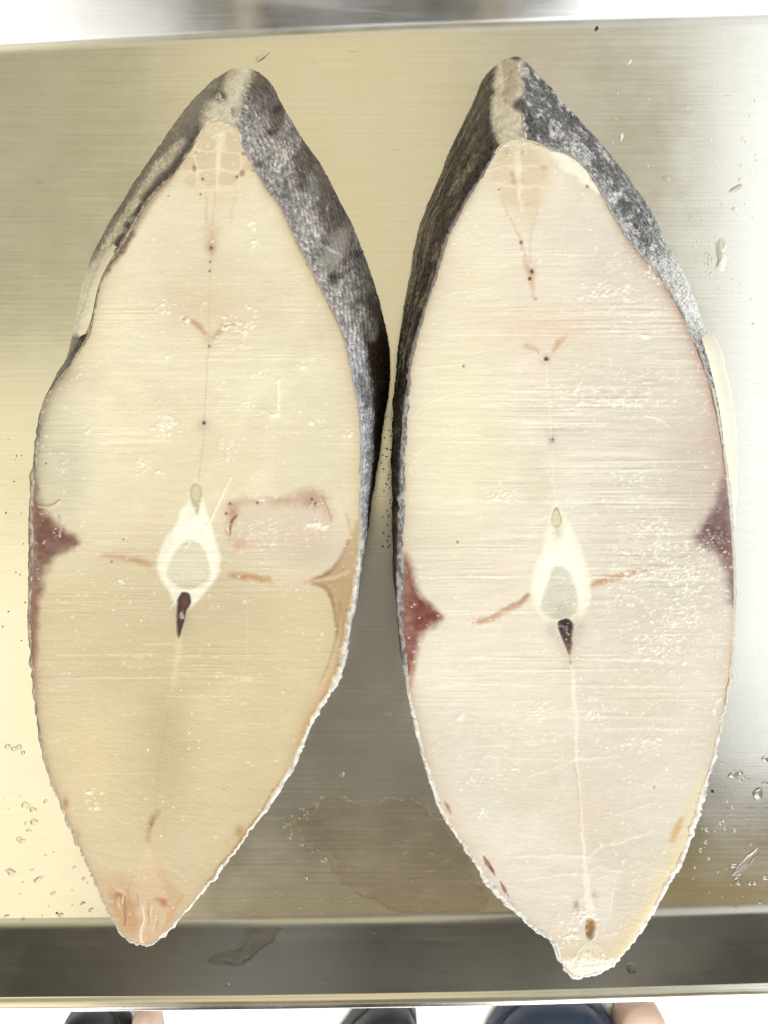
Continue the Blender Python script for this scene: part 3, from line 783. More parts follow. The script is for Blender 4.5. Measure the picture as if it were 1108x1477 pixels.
def rim_L(face, sl):
    x, y = face[:, 0], face[:, 1]
    w = np.full(len(face), 7.0)
    w += 3.0 * ((y > 930) & (x > 380)) + 3.5 * ((y > 740) & (y < 1000) & (x > 400))
    w = np.where((y < 500) & (x > 330), 6, w)
    w = np.where((y < 500) & (x < 300), 5, w)
    w = np.where((y < 190), 3.5, w)
    w = w + 1.6 * (fbm(sl * 0.08, sl * 0, 5, 3) - 0.5) * 2
    k = np.ones(25) / 25
    return np.convolve(np.r_[w[-12:], w, w[:12]], k, 'valid')

def mixc(col, c, a):
    a = np.clip(a, 0, 1)[..., None]
    return col * (1 - a) + s2l(c) * a
def gauss(U, V, x, y, rx, ry, p=1.0):
    return np.exp(-(((U - x) / rx) ** 2 + ((V - y) / ry) ** 2) ** p)
def band(U, V, P, w, soft):
    sh = U.shape; d, t = seg_dist(U.ravel(), V.ravel(), spline(P, 5, False)); 
    ww = np.interp(t, np.linspace(0, 1, len(np.atleast_1d(w))), np.atleast_1d(w)) / 2
    return (1 - sstep(-soft, soft, d - ww)).reshape(sh)
def scale_pattern(Ssl, tv, U, V, seed, cs=5.0):
    tl = tv * 95.0
    d1, d2, idv = worley(Ssl / cs + 0.45 * tl / cs, tl / (cs * 1.25) - 0.25 * Ssl / cs, seed)
    edge = sstep(0.02, 0.28, d2 - d1)
    return d1, edge, idv

def skin_L(U, V, Ssl, tv):
    U0, V0 = U, V
    wx = 10 * (fbm(U * 0.05, V * 0.05, 2) - 0.5); wy = 10 * (fbm(U * 0.05, V * 0.05, 9) - 0.5)
    U = U + wx; V = V + wy
    d1, edge, idv = scale_pattern(Ssl, tv, U, V, 3, 4.2)
    fine = fbm(Ssl * 0.35, tv * 40, 4, 3); big = fbm(U * 0.03, V * 0.03, 6, 4)
    col = np.ones(U.shape + (3,)) * s2l((122, 113, 108))
    col = mixc(col, (160, 152, 150), sstep(0.45, 0.7, big) * 0.8)
    col = mixc(col, (72, 66, 68), sstep(0.55, 0.35, big) * 0.6)
    # dorsal ridge
    ridge = band(U, V, [(352,92),(338,130),(322,165),(318,180)], [28,32,40,46], 10)
    right = (U > 335) & (V < 800)
    # upper right flank: purple grey, paler towards the cut
    col = mixc(col, (164, 160, 158), right * sstep(0.6, 0.1, tv) * 0.8)
    col = mixc(col, (84, 75, 68), right * sstep(0.40, 0.75, tv) * 0.85)
    col = mixc(col, (50, 38, 30), right * sstep(410, 500, V) * sstep(0.20, 0.34, tv) * 0.95)
    for x, y, rx, ry, a in ((400,158,10,5,0.9),(393,192,10,5,0.8),(374,235,10,6,0.7),(482,398,9,12,0.85),(525,405,6,16,0.8),(513,440,7,12,0.7),(455,340,10,7,0.6),(503,470,8,9,0.6),(430,268,9,7,0.5)):
        col = mixc(col, (38, 34, 36), gauss(U, V, x, y, rx, ry, 1.5) * a)
    # slime patch
    p = gauss(U + 0.45 * (V - 362), V, 483, 362, 15, 36, 2.0)
    col = mixc(col, (176, 170, 164), p * 0.85)
    col = mixc(col, (236, 235, 234), band(U, V, [(446,318),(458,340),(470,356),(488,372)], [4,5,5,2], 3) * 0.8)
    col = mixc(col, (168, 160, 158), band(U, V, [(395,205),(420,250),(440,300),(452,330)], [10,14,12,8], 8) * 0.6)
    # edge next to the cut, lower right flank
    col = mixc(col, (178, 178, 184), right * sstep(455, 490, V) * sstep(0.30, 0.18, tv) * 0.9)
    # left flank: black border, pale stripe of reflected light painted in, grey outside
    left = (U < 312) & (V < 430)
    col = mixc(col, (128, 122, 116), left * 0.8)
    col = mixc(col, (212, 205, 188), left * band(U, V, [(262,205),(232,240),(205,275),(178,318),(152,360),(135,405)], [12,13,13,14,16,18], 5) * 0.95)
    col = mixc(col, (60, 54, 52), left * sstep(0.26, 0.02, tv) * 0.85 * (fbm(Ssl * 0.06, tv * 6, 5, 3) > 0.38))
    col = mixc(col, (84, 78, 76), left * sstep(0.8, 1.0, tv) * 0.6)
    lw = sstep(372, 402, V) * (1 - sstep(478, 492, V)) * (U < 200)
    col = mixc(col, (250, 244, 222), lw)
    col = mixc(col, (62, 58, 58), (gauss(U0, V0, 120, 491, 7, 9, 1.5) + band(U0, V0, [(126,484),(116,497),(104,512)], [7,9,6], 3)) * 0.95)
    ridge = np.clip(ridge * (0.55 + 0.9 * fbm(U0 * 0.12, V0 * 0.12, 9, 3)), 0, 1)
    col = mixc(col, (246, 236, 214), ridge)
    fr = sstep(0.58, 0.72, fbm(U0 * 0.035 + 0.01 * V0, V0 * 0.022, 5, 4)) * right * (V0 < 520)
    col = mixc(col, (196, 192, 188), fr * 0.38)
    bk = sstep(0.60, 0.74, fbm(U0 * 0.05, V0 * 0.032, 14, 4)) * right * (V0 < 640)
    col = mixc(col, (40, 35, 33), bk * 0.5)
    # smudge on the ridge
    col = mixc(col, (40, 36, 34), gauss(U, V, 316, 138, 13, 9, 1.5) * (fbm(U * 0.2, V * 0.2, 8) > 0.33) * 0.95)
    # left side lower: grey membrane
    ls = (U < 300) & (V > 520)
    col = mixc(col, (134, 128, 118), ls * 0.9)
    # white belly skin on the lower right
    br = sstep(760, 830, V) * (U > 230)
    col = mixc(col, (206, 206, 206), br * 0.95)
    bl = sstep(1050, 1180, V) * (U < 232)
    col = mixc(col, (205, 198, 184), bl * 0.8)
    # rim on the cut face
    rim = tv <= 0.0
    rn = fbm(Ssl * 0.11, tv * 5, 7, 3)
    rc = np.ones(U.shape + (3,)) * s2l((186, 176, 156))
    rc = mixc(rc, (105, 98, 90), ls * sstep(0.42, 0.55, rn) * (V < 1070) * 0.8)
    rc = mixc(rc, (232, 228, 218), br * 0.9)
    rc = mixc(rc, (172, 166, 160), br * sstep(0.52, 0.66, rn) * 0.75)
    slots = sum(gauss(U0, V0, x, y, rx, ry, 1.6) for x, y, rx, ry in ((493,881,2.2,11),(486,916,2.2,10),(463,981,3,4),(458,1000,3,4),(497,855,2,7)))
    rc = mixc(rc, (196, 165, 115), br * (tv < -0.55) * 0.8)
    rc = mixc(rc, (80, 60, 48), np.clip(slots, 0, 1))
    rc = mixc(rc, (70, 62, 58), ((V < 500) & (U < 300)) * 0.6 * (rn > 0.42))
    rc = mixc(rc, (168, 160, 160), ((V < 700) & (U > 340)) * 0.8)
    rc = mixc(rc, (178, 140, 98), ((V < 780) & (V > 330) & (U > 420)) * (tv < -0.55) * 0.8)
    rc = mixc(rc, (228, 216, 190), (V < 205) * 1.0)
    col = np.where(rim[..., None], rc, col)
    # scale relief in the tone of the skin itself
    dark = ((right | left) & (ridge < 0.5) & (lw < 0.5) & ~rim)
    tl = tv * 95.0
    stk = fbm(Ssl * 0.16 + tl * 0.10, tl * 0.55 - Ssl * 0.12, 10, 3)        # rows of small scales
    gr = fbm(U0 * 0.42, V0 * 0.42, 13, 2)
    gr2 = fbm(U0 * 0.8, V0 * 0.8, 6, 2)
    row = 0.5 + 0.5 * np.sin(2 * np.pi * (tl * 0.15 + Ssl * 0.05 + 3.2 * (fbm(Ssl * 0.02, tv * 3, 4, 2) - 0.5)))
    row = row * (0.4 + 0.9 * vnoise(Ssl * 0.22 - tl * 0.1, tl * 0.25, 12))
    kk = (0.68 + 0.4 * edge) * (0.75 + 0.5 * idv) * (0.3 + 1.4 * stk) * (0.76 + 0.55 * row) * (0.6 + 0.8 * gr) * (0.72 + 0.55 * gr2) * 1.35
    k = np.where(dark, np.where(left, 0.62 + 0.42 * kk, kk), 1.0 + 0.25 * (fine - 0.5) + 0.3 * (gr - 0.5))
    k = k * (1 - 0.85 * p) + 0.85 * p
    col = col * (k * (0.85 + 0.35 * fine))[..., None]
    disp = np.where(dark, 0.30 * (0.5 - d1) + 0.3 * (stk - 0.5) + 0.35 * (row - 0.4) + 0.3 * (gr - 0.5), 0.3 * (fine - 0.5) + 0.2 * (gr - 0.5)) + 1.2 * (big - 0.5)
    disp = disp + br * 1.4 * (fbm(Ssl * 0.12, tv * 8, 11, 3) - 0.5) + 1.1 * p
    wet = np.clip(0.4 + 0.8 * (fine - 0.5) + 0.4 * br, 0, 1)
    return col, disp, wet

def shift_children(root, loc):
    """keep children where they were modelled although the root sits at its foot"""
    for ch in root.children:
        ch.matrix_parent_inverse = Matrix.Translation(-Vector(loc))

PARTS_L = [(0, 'flesh', None, None), (1, 'vertebra', None, None), (11, 'centrum', 1, None), (12, 'nerve_canal', 1, None), (2, 'blood_vessel', None, None),
           (3, 'dark_muscle', None, 'dark red-brown muscle wedge at the left edge'), (4, 'dark_muscle', None, 'tan forked muscle along the right edge'), (5, 'bruised_patch', None, 'pale patch with a pink bruised outline')]
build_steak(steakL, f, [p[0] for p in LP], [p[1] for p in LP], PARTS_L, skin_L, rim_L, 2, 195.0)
ribbon([(172,355),(160,374),(148,396),(141,416),(136,438),(131,462),(124,481)],
       [(163,351),(146,372),(134,396),(125,420),(118,446),(111,468),(113,486)],
       HF - 0.0012, HF - 0.0050, 0.0016, 8, M_FLESH, 'skin_flap', steakL, lambda s_, t: s2l((250, 243, 220)) * (1 - 0.25 * max(0, t - 0.75) * 4 * 0.5), 6)
shift_children(steakL, steakL.location)

# ---------------------------- right steak
RP = [((741,199),(743,78)),((762,202),(768,95)),((797,214),(814,147)),((835,230),(854,193)),((863,266),(885,228)),
      ((903,337),(935,297)),((936,377),(960,347)),((962,412),(980,385)),((983,446),(996,422)),((999,481),(1006,450)),
      ((1013,514),(1014,478)),((1027,553),(1018,510)),((1036,593),(1020,545)),((1046,650),(1022,590)),((1056,740),(1022,660)),
      ((1061,830),(1018,720)),((1059,920),(1010,780)),((1052,1000),(1000,840)),((1032,1092),(982,910)),((1011,1163),(962,970)),
      ((987,1237),(940,1030)),((934,1329),(900,1090)),((893,1385),(862,1130)),((862,1404),(835,1145)),((828,1410),(808,1144)),((806,1384),(790,1125)),
      ((794,1358),(775,1110)),((767,1340),(755,1090)),((710,1283),(710,1045)),((669,1221),(676,995)),((635,1167),(645,945)),((607,1080),(620,870)),
      ((588,1000),(603,800)),((578,933),(592,750)),((574,870),(583,715)),((574,790),(577,680)),((576,713),(573,645)),
      ((579,645),(572,600)),((584,574),(574,545)),((591,519),(577,500)),((602,475),(581,455)),((622,411),(589,405)),
      ((633,375),(597,360)),((645,338),(606,320)),((670,290),(630,262)),((690,258),(652,205)),((708,228),(681,145)),((722,209),(703,100))]
Rface = spline([p[0] for p in RP], SUB)
g = Face(Rface, (236, 229, 217), 5)
X, Y = g.X, g.Y
g.mix(ALL, (220, 214, 206), sstep(740, 930, X + 60 * (fbm(X * 0.01, Y * 0.01, 6) - 0.5)) * 0.8)
g.mix(ALL, (224, 219, 212), sstep(950, 1150, Y) * 0.6)
base_paint(g, 5, 2.7)
X, Y = g.X, g.Y
g.blob(655, 620, 75, 150, (245, 238, 210), 0.8)
g.blob(680, 400, 60, 110, (242, 234, 212), 0.6)
g.blob(640, 800, 50, 60, (226, 220, 204), 0.6)
g.blob(990, 720, 50, 120, (206, 197, 186), 0.6)
g.blob(760, 1010, 70, 80, (234, 228, 210), 0.5)
g.blob(930, 1000, 80, 90, (222, 208, 190), 0.5)
g.blob(800, 500, 90, 90, (228, 210, 196), 0.4)
g.blob(860, 1180, 80, 60, (226, 208, 194), 0.35)
g.mix(ALL, (190, 158, 130), np.exp(-np.clip(g.sd - 4, 0, None) / 5.0) * 0.65 * sstep(230, 300, Y) * (1 - 0.5 * sstep(1050, 1150, Y)))
g.mix(ALL, (206, 192, 176), np.exp(-np.clip(g.sd - 4, 0, None) / 22.0) * 0.45 * sstep(300, 420, Y))
g.mix(ALL, (165, 120, 105), np.exp(-np.clip(g.sd - 4, 0, None) / 7.0) * (X > 900) * (1 - sstep(600, 720, Y)) * sstep(330, 380, Y) * 0.6)
g.mix(ALL, (190, 165, 155), np.exp(-np.clip(g.sd - 4, 0, None) / 26.0) * (X > 960) * sstep(560, 640, Y) * (1 - sstep(760, 860, Y)) * 0.8)
g.mix(ALL, (238, 222, 176), np.exp(-np.clip(g.sd - 6, 0, None) / 14.0) * (X > 850) * sstep(1080, 1180, Y) * 0.8)
g.mix(ALL, (160, 115, 85), np.exp(-np.clip(g.sd - 4, 0, None) / 4.0) * (X < 620) * sstep(640, 740, Y) * (1 - sstep(960, 1020, Y)) * 0.7)
g.mix(ALL, (214, 204, 190), np.exp(-np.clip(g.sd - 6, 0, None) / 22.0) * (X < 700) * sstep(700, 780, Y) * (1 - sstep(900, 960, Y)) * 0.5)
# fin-ray fan
g.poly([(722,210),(760,206),(790,222),(800,250),(780,300),(758,330),(735,300),(706,280),(700,248)], (228,212,188), 0.7, 13)
for P in ([(722,214),(735,212),(739,228),(730,240),(714,232)], [(750,212),(764,214),(780,228),(770,244),(752,236)], [(712,240),(742,246),(742,262),(712,258)], [(750,246),(786,240),(782,262),(752,264)], [(722,268),(746,270),(748,292),(730,290)], [(754,272),(776,268),(774,290),(756,296)]):
    g.poly(P, (216,198,170), 0.5, 5, -0.1, 6)
for x, y in ((731,218),(752,218),(740,252),(741,262),(749,262)): g.blob(x, y, 4, 5, (196,164,124), 0.7, 1.3)
wl = (246,236,214)
g.line([(744,206),(745,225),(747,250),(748,275),(753,304)], [8,9,6,4,2], wl, 0.75, 2.4, 0.1, 6)
for P in ([(724,212),(734,207),(744,212)], [(748,214),(754,208),(762,212)], [(704,248),(725,241),(746,238)], [(748,238),(768,238),(782,240)], [(712,260),(730,268),(748,268)], [(748,268),(768,268),(784,268)], [(722,274),(716,278)]):
    g.line(P, [1.4,2.4,1.2], wl, 0.6, 1.4, 0.08, 8, (0, 0.25))
g.blob(720, 274, 2.5, 1.5, (140,90,60), 0.9); g.blob(785, 242, 5, 3, (196,160,125), 0.7)
g.blob(742, 200, 34, 26, (206, 194, 172), 0.7)
g.cluster(745, 208, 34, 50, (252,248,238), 0.5, 1.5, 71, 0.7, 0.15, 1, 0.6)
# brown septal lines
g.line([(723,285),(738,318),(751,350),(760,385),(768,412),(770,430)], [1.5,2,3,5,7,4], (212,180,154), 0.65, 4, warp=5)
g.line([(776,295),(768,331),(764,360),(766,395)], [1.5,3,3,3], (218,190,166), 0.6, 4, warp=5)
for x, y, r, c in ((751,350,2.6,(110,75,62)),(767,391,2.8,(70,38,36)),(764,402,2.4,(75,42,40)),(788,517,3,(60,42,46)),(796,634,3,(38,30,42)),(773,431,2,(200,150,120)),(669,528,2,(110,110,90)),(660,782,1.8,(120,110,100)),(944,1136,1.6,(60,50,50)),(847,268,2.4,(50,45,45))):
    g.blob(x, y, r, r * 1.2, c, 0.95, 1.5, -0.12)
g.blob(796, 634, 9, 11, (180,160,160), 0.55); g.blob(796, 634, 2.6, 4.2, (36,28,40), 0.98, 1.5, -0.2); g.blob(788, 518, 9, 8, (196,160,140), 0.5); g.blob(788, 517, 3.4, 3, (58,42,44), 0.95, 1.5, -0.2); g.blob(766, 394, 7, 14, (196,150,128), 0.5); g.blob(767, 391, 2.6, 2.8, (66,38,36), 0.95, 1.5, -0.1); g.blob(764, 402, 2.2, 2.6, (74,44,40), 0.95, 1.5, -0.1)
g.line([(757,498),(768,501),(776,508)], [4,8,4], (204, 164, 128), 0.8, 4, warp=5)
g.line([(816,484),(806,494),(798,504)], [3,8,4], (196, 148, 112), 0.8, 4, warp=5)
g.blob(770, 470, 40, 25, (232,208,188), 0.5); g.blob(815, 470, 40, 25, (232,210,190), 0.4)
g.line([(788,520),(790,560),(795,625),(798,690),(801,728)], 1.8, (248,240,220), 0.6, 1, 0.06)
# connective arcs
for P in ([(592,608),(606,590),(630,575),(665,566),(700,560)], [(590,682),(598,664),(612,645),(625,635)], [(632,430),(660,422),(700,416),(740,405)], [(592,530),(640,528),(690,522)], [(615,500),(660,495),(720,492)]):
    g.line(P, 1.6, (250,242,224), 0.6, 1, 0.07, fade=(0.1, 0.3))
g.line([(930,600),(950,604),(965,615)], 1.8, (250,244,230), 0.8, 1, 0.1)
# left and right septa
g.line([(764,860),(745,874),(715,888),(692,896),(676,901)], [7,6,7,9,7], (194, 146, 116), 0.9, 4.5, warp=6, fade=(0, 0.2))
g.line([(764,858),(740,872),(712,886)], [4,3,2], (160, 98, 76), 0.55, 2.2, warp=5)
g.cluster(684, 898, 10, 14, (240,214,196), 0.7, 1.8, 3, 0.8)
g.blob(716, 840, 45, 35, (228,210,196), 0.4)
g.line([(852,846),(868,838),(890,831),(920,824),(965,810)], [5,9,8,5,4], (196, 142, 110), 0.85, 5, warp=7, fade=(0, 0.35))
# dark muscles
g.poly([(580,806),(594,812),(600,842),(608,862),(622,874),(634,886),(639,891),(630,900),(614,912),(605,926),(600,942),(596,965),(582,968),(577,900)], (136, 82, 76), 0.94, 8, -0.05, 8, lab=3, tex=0.25)
g.poly([(600,858),(618,872),(634,889),(612,898),(600,905)], (116, 54, 50), 0.75, 8, 0, 10, tex=0.4)
g.line([(596,955),(592,990)], [6,3], (186,140,110), 0.7, 3)
g.poly([(1046,690),(1036,712),(1026,738),(1010,758),(1002,780),(1012,790),(1030,796),(1042,808),(1048,835),(1052,868),(1062,868),(1062,780),(1056,730)], (118, 88, 88), 0.93, 10, -0.05, 10, lab=4, tex=0.25)
g.blob(1035, 770, 16, 22, (88,56,58), 0.6); g.blob(1044, 800, 8, 20, (130,74,66), 0.6)
g.cluster(1030, 782, 22, 26, (226,212,206), 0.6, 1.5, 9, 0.75, 0.2)
g.line([(1040,600),(1044,650),(1049,700)], [3,4,6], (140,100,90), 0.8, 3)
# vertebra
g.poly([(802,722),(796,731),(789,756),(781,781),(780,795),(771,811),(766,832),(765,857),(771,877),(789,897),(806,917),(818,926),(829,908),(844,882),(852,857),(851,834),(844,806),(834,781),(824,758),(811,736)], (244,240,222), 0.97, 3.5, 0.12, 3, lab=1)
g.poly([(800,790),(775,818),(770,850),(776,872),(790,888),(822,890),(840,870),(846,845),(840,815),(822,795)], (255,253,244), 0.95, 7, 0.05, 3)
g.poly([(796,758),(784,790),(776,812),(806,804),(840,812),(828,786),(818,758),(808,776)], (253, 251, 240), 0.95, 4, 0.08, 3)
g.poly([(806,814),(818,821),(829,842),(833,867),(828,885),(806,892),(786,886),(779,876),(783,858),(789,842),(796,821)], (215,212,198), 0.92, 4.2, -0.18, 3, lab=11)
g.blob(808, 880, 12, 8, (178,176,168), 0.6); g.line([(779,878),(792,890),(815,893),(832,884)], 2.5, (238,234,216), 0.7, 1.5, 0.1)
g.blob(803, 768, 6, 10, (206,204,190), 0.8)  # grey shadow below the nerve canal, painted in
g.poly([(802,730),(807,739),(809,751),(806,758),(802,760),(798,758),(795,750),(797,738)], (190, 182, 152), 0.85, 1.8, -0.25, 2, lab=12)
g.poly([(802,735),(807,742),(808,753),(802,758),(796,753),(797,742)], (222,216,192), 0.95, 1.4, 0.1, 1)
g.line([(795,755),(796,742),(802,732),(808,742),(809,755)], 1.3, (160,148,110), 0.8, 0.8)
# blood vessel
g.blob(818, 915, 18, 26, (176,158,150), 0.6); g.blob(797, 905, 9, 12, (190,180,170), 0.5); g.blob(834, 900, 8, 14, (190,180,172), 0.4)
g.poly([(806,897),(815,892),(825,896),(827,905),(824,918),(824,930),(822,942),(818,936),(811,920),(807,908)], (40,14,22), 0.98, 1.8, -1.3, 2.5, lab=2)
g.line([(824,915),(821,930),(820,940)], [3,3,2], (110,40,42), 0.6, 1.5); g.cluster(816, 908, 5, 7, (200,185,195), 0.6, 1.3, 5, 0.8)
g.line([(820,940),(823,955),(826,968)], [3,2.5,1.5], (150,90,78), 0.8, 1.5)
g.blob(820, 950, 12, 20, (206,190,176), 0.45)
# ventral septum and lower fans
g.line([(824,960),(827,1000),(830,1040),(832,1092),(836,1140),(839,1190),(843,1240),(845,1270),(848,1300),(853,1320)], [4,7,6,3,2.5,3,4,5,9,12], (248,236,226), 0.85, 1.8, 0.1, warp=5)
g.line([(829,1100),(835,1150),(838,1200)], [3,3,2], (214,196,178), 0.6, 2)
for P, a in (([(832,1094),(800,1108),(760,1120),(740,1128)],0.5),([(832,1094),(870,1092),(905,1086)],0.6),([(842,1236),(800,1234),(755,1236),(715,1236)],0.7),([(846,1238),(866,1222),(900,1212),(940,1200),(960,1203)],0.85),([(842,1262),(810,1262),(770,1268),(735,1272)],0.65),([(848,1262),(862,1250),(890,1256),(925,1260)],0.65),([(700,1090),(760,1094),(832,1093)],0.5),([(890,1175),(920,1165),(955,1155)],0.5),([(846,1285),(822,1330),(806,1362)],0.5),([(850,1290),(862,1320),(880,1350)],0.4)):
    g.line(P, [3,2.4,3], (252,246,234), a * 0.6, 2.6, 0.1, 6, (0.0, 0.4))
for i in range(14):
    y = 1268 + i * 5.0; g.line([(856 + i * 0.8, y), (880, y - 6 - i), (905 - i * 2, y - 16 - i * 2)], 1.6, (252,247,236), 0.3, 1.6, 0.06, 6, (0.1, 0.4))
g.blob(832, 1306, 4, 7, (190,140,118), 0.8); g.blob(857, 1292, 4, 5, (206,160,140), 0.6)
g.poly([(796,1352),(830,1345),(870,1350),(905,1345),(890,1384),(850,1402),(818,1398)], (222, 208, 180), 0.6, 14, -0.15, 14, tex=0.5)
g.poly([(814,1385),(850,1378),(880,1384),(862,1402),(828,1406)], (248,242,228), 0.8, 6, 0.3, 8, tex=0.3)
for x0, x1 in ((848,815),(850,830),(852,850),(853,872),(855,888)): g.line([(x0,1358),((x0+x1)/2,1378),(x1,1398)], 2, (248,242,226), 0.6, 1.3, 0.12, 4, (0.2,0.1))
g.poly([(850,1326),(858,1330),(858,1346),(853,1354),(846,1348),(846,1334)], (186,146,92), 0.97, 1.6, -2.2, 3)
g.line([(846,1332),(848,1326),(856,1326)], 2, (120,85,50), 0.7, 1.2); g.line([(858,1330),(860,1342),(856,1354)], 2, (252,248,238), 0.8, 1, 0.2)
g.cluster(845, 1322, 14, 26, (255,252,246), 0.8, 2.2, 6, 0.9, 0.25); g.cluster(822, 1348, 16, 20, (255,252,246), 0.8, 2.4, 7, 0.9, 0.25); g.cluster(855, 1390, 30, 40, (255,252,246), 0.8, 2.6, 8, 0.9, 0.3, 1.2, 0.5)  # wet highlights at the tip, painted as white specks
# edge slots
for P, w_ in (([(640,1156),(645,1163),(650,1172)],7), ([(697,1234),(703,1245),(711,1257)],7), ([(706,1250),(713,1262)],4), ([(722,1272),(727,1282),(733,1294)],6)): g.line(P, [2,w_,2], (148,100,64), 0.9, 1.6, -0.5, 3)
g.line([(970,1212),(976,1198),(984,1182)], [7,11,7], (206,172,120), 0.8, 4); g.blob(650, 1180, 18, 25, (228,206,190), 0.5)
# white ragged upper right shoulder, its shiny highlight painted in
g.poly([(796,216),(830,228),(852,250),(864,276),(850,268),(828,252),(806,240)], (252,246,232), 0.9, 5, 0.5, 8, tex=0.3)
g.line([(795,218),(815,220),(838,236),(856,262)], 2, (120,110,95), 0.5, 1.5)
# crumbs and saw streaks, with wet sparkle and shine painted in white
dens2 = lambda x, y: (0.2 + 0.8 * (fbm(np.array(x * 0.012), np.array(y * 0.012), 8) > 0.5)) * (0.35 + 0.65 * (x > 780))
g.specks(760, (255, 253, 244), 0.6, 1.9, 0.9, 0.14, dens2, 21)
g.specks(1100, (255, 251, 240), 0.6, 1.4, 0.8, 0.09, None, 22, 2.5)
for x, y, R, n, sx, sy in ((930,485,6,10,1,0.6),(960,800,60,60,1,0.4),(910,826,26,30,1.2,0.35),(990,830,40,50,1,0.6),(965,880,60,70,1,0.8),(950,930,50,60,1,0.6),(940,760,40,36,1,0.3),(925,690,40,20,1,0.3),(880,420,50,24,1,0.3),(960,405,30,24,1,0.5),(940,390,20,16,1,0.8),(820,560,60,30,1,0.15),(900,580,70,34,1.2,0.12),(715,715,20,30,1,0.6),(780,1020,30,20,1,0.5),(860,1025,26,22,0.6,0.8),(920,1070,40,26,1.3,0.4),(700,1120,50,20,1.2,0.3),(690,1170,10,8,1,0.6),(865,420,40,22,1,0.5),(665,1035,14,10,1,0.6),(1052,690,8,26,0.6,1.3),(1030,1010,30,14,0.5,1.2)):
    g.cluster(x, y, R, n, (255,252,244), 0.7, 2.0, 30, 0.9, 0.2, sx, sy)
wet_shine = sstep(0.56, 0.72, fbm(X * 0.10, Y * 0.22, 4, 4)) * sstep(0.45, 0.62, fbm(X * 0.5, Y * 0.6, 9, 2))  # specular shine of wet flesh, painted as white patches
reg = np.clip(gauss0(X, Y, 960, 860, 110, 120, 1.5) + 0.7 * gauss0(X, Y, 900, 560, 150, 60, 1.2) + 0.7 * gauss0(X, Y, 900, 420, 90, 60, 1.2) + 0.5 * gauss0(X, Y, 800, 1060, 200, 60, 1.2), 0, 1)
g.mix(ALL, (255, 253, 248), wet_shine * reg * 0.9); g.h += 0.15 * wet_shine * reg
for i in range(45):
    r = np.random.default_rng(900 + i)
    y = r.uniform(480, 1080); x0 = r.uniform(590, 900); L = r.uniform(60, 300)
    x1 = min(x0 + L, 1035)
    g.line([(x0, y), ((x0 + x1) / 2, y + r.uniform(-1.5, 1.5)), (x1, y + r.uniform(-2, 2))], r.uniform(1, 2.2), (255,250,238), r.uniform(0.15, 0.6), 1, 0.07, 2, (0.3, 0.3), 0.6)
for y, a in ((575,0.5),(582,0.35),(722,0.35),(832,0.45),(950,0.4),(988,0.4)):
    g.line([(600, y - 2), (800, y), (1030, y + 4)], [1,3,1.5,3.5,1], (255,252,244), a, 2.2, 0.1, 4, (0.25, 0.2), 0.9)

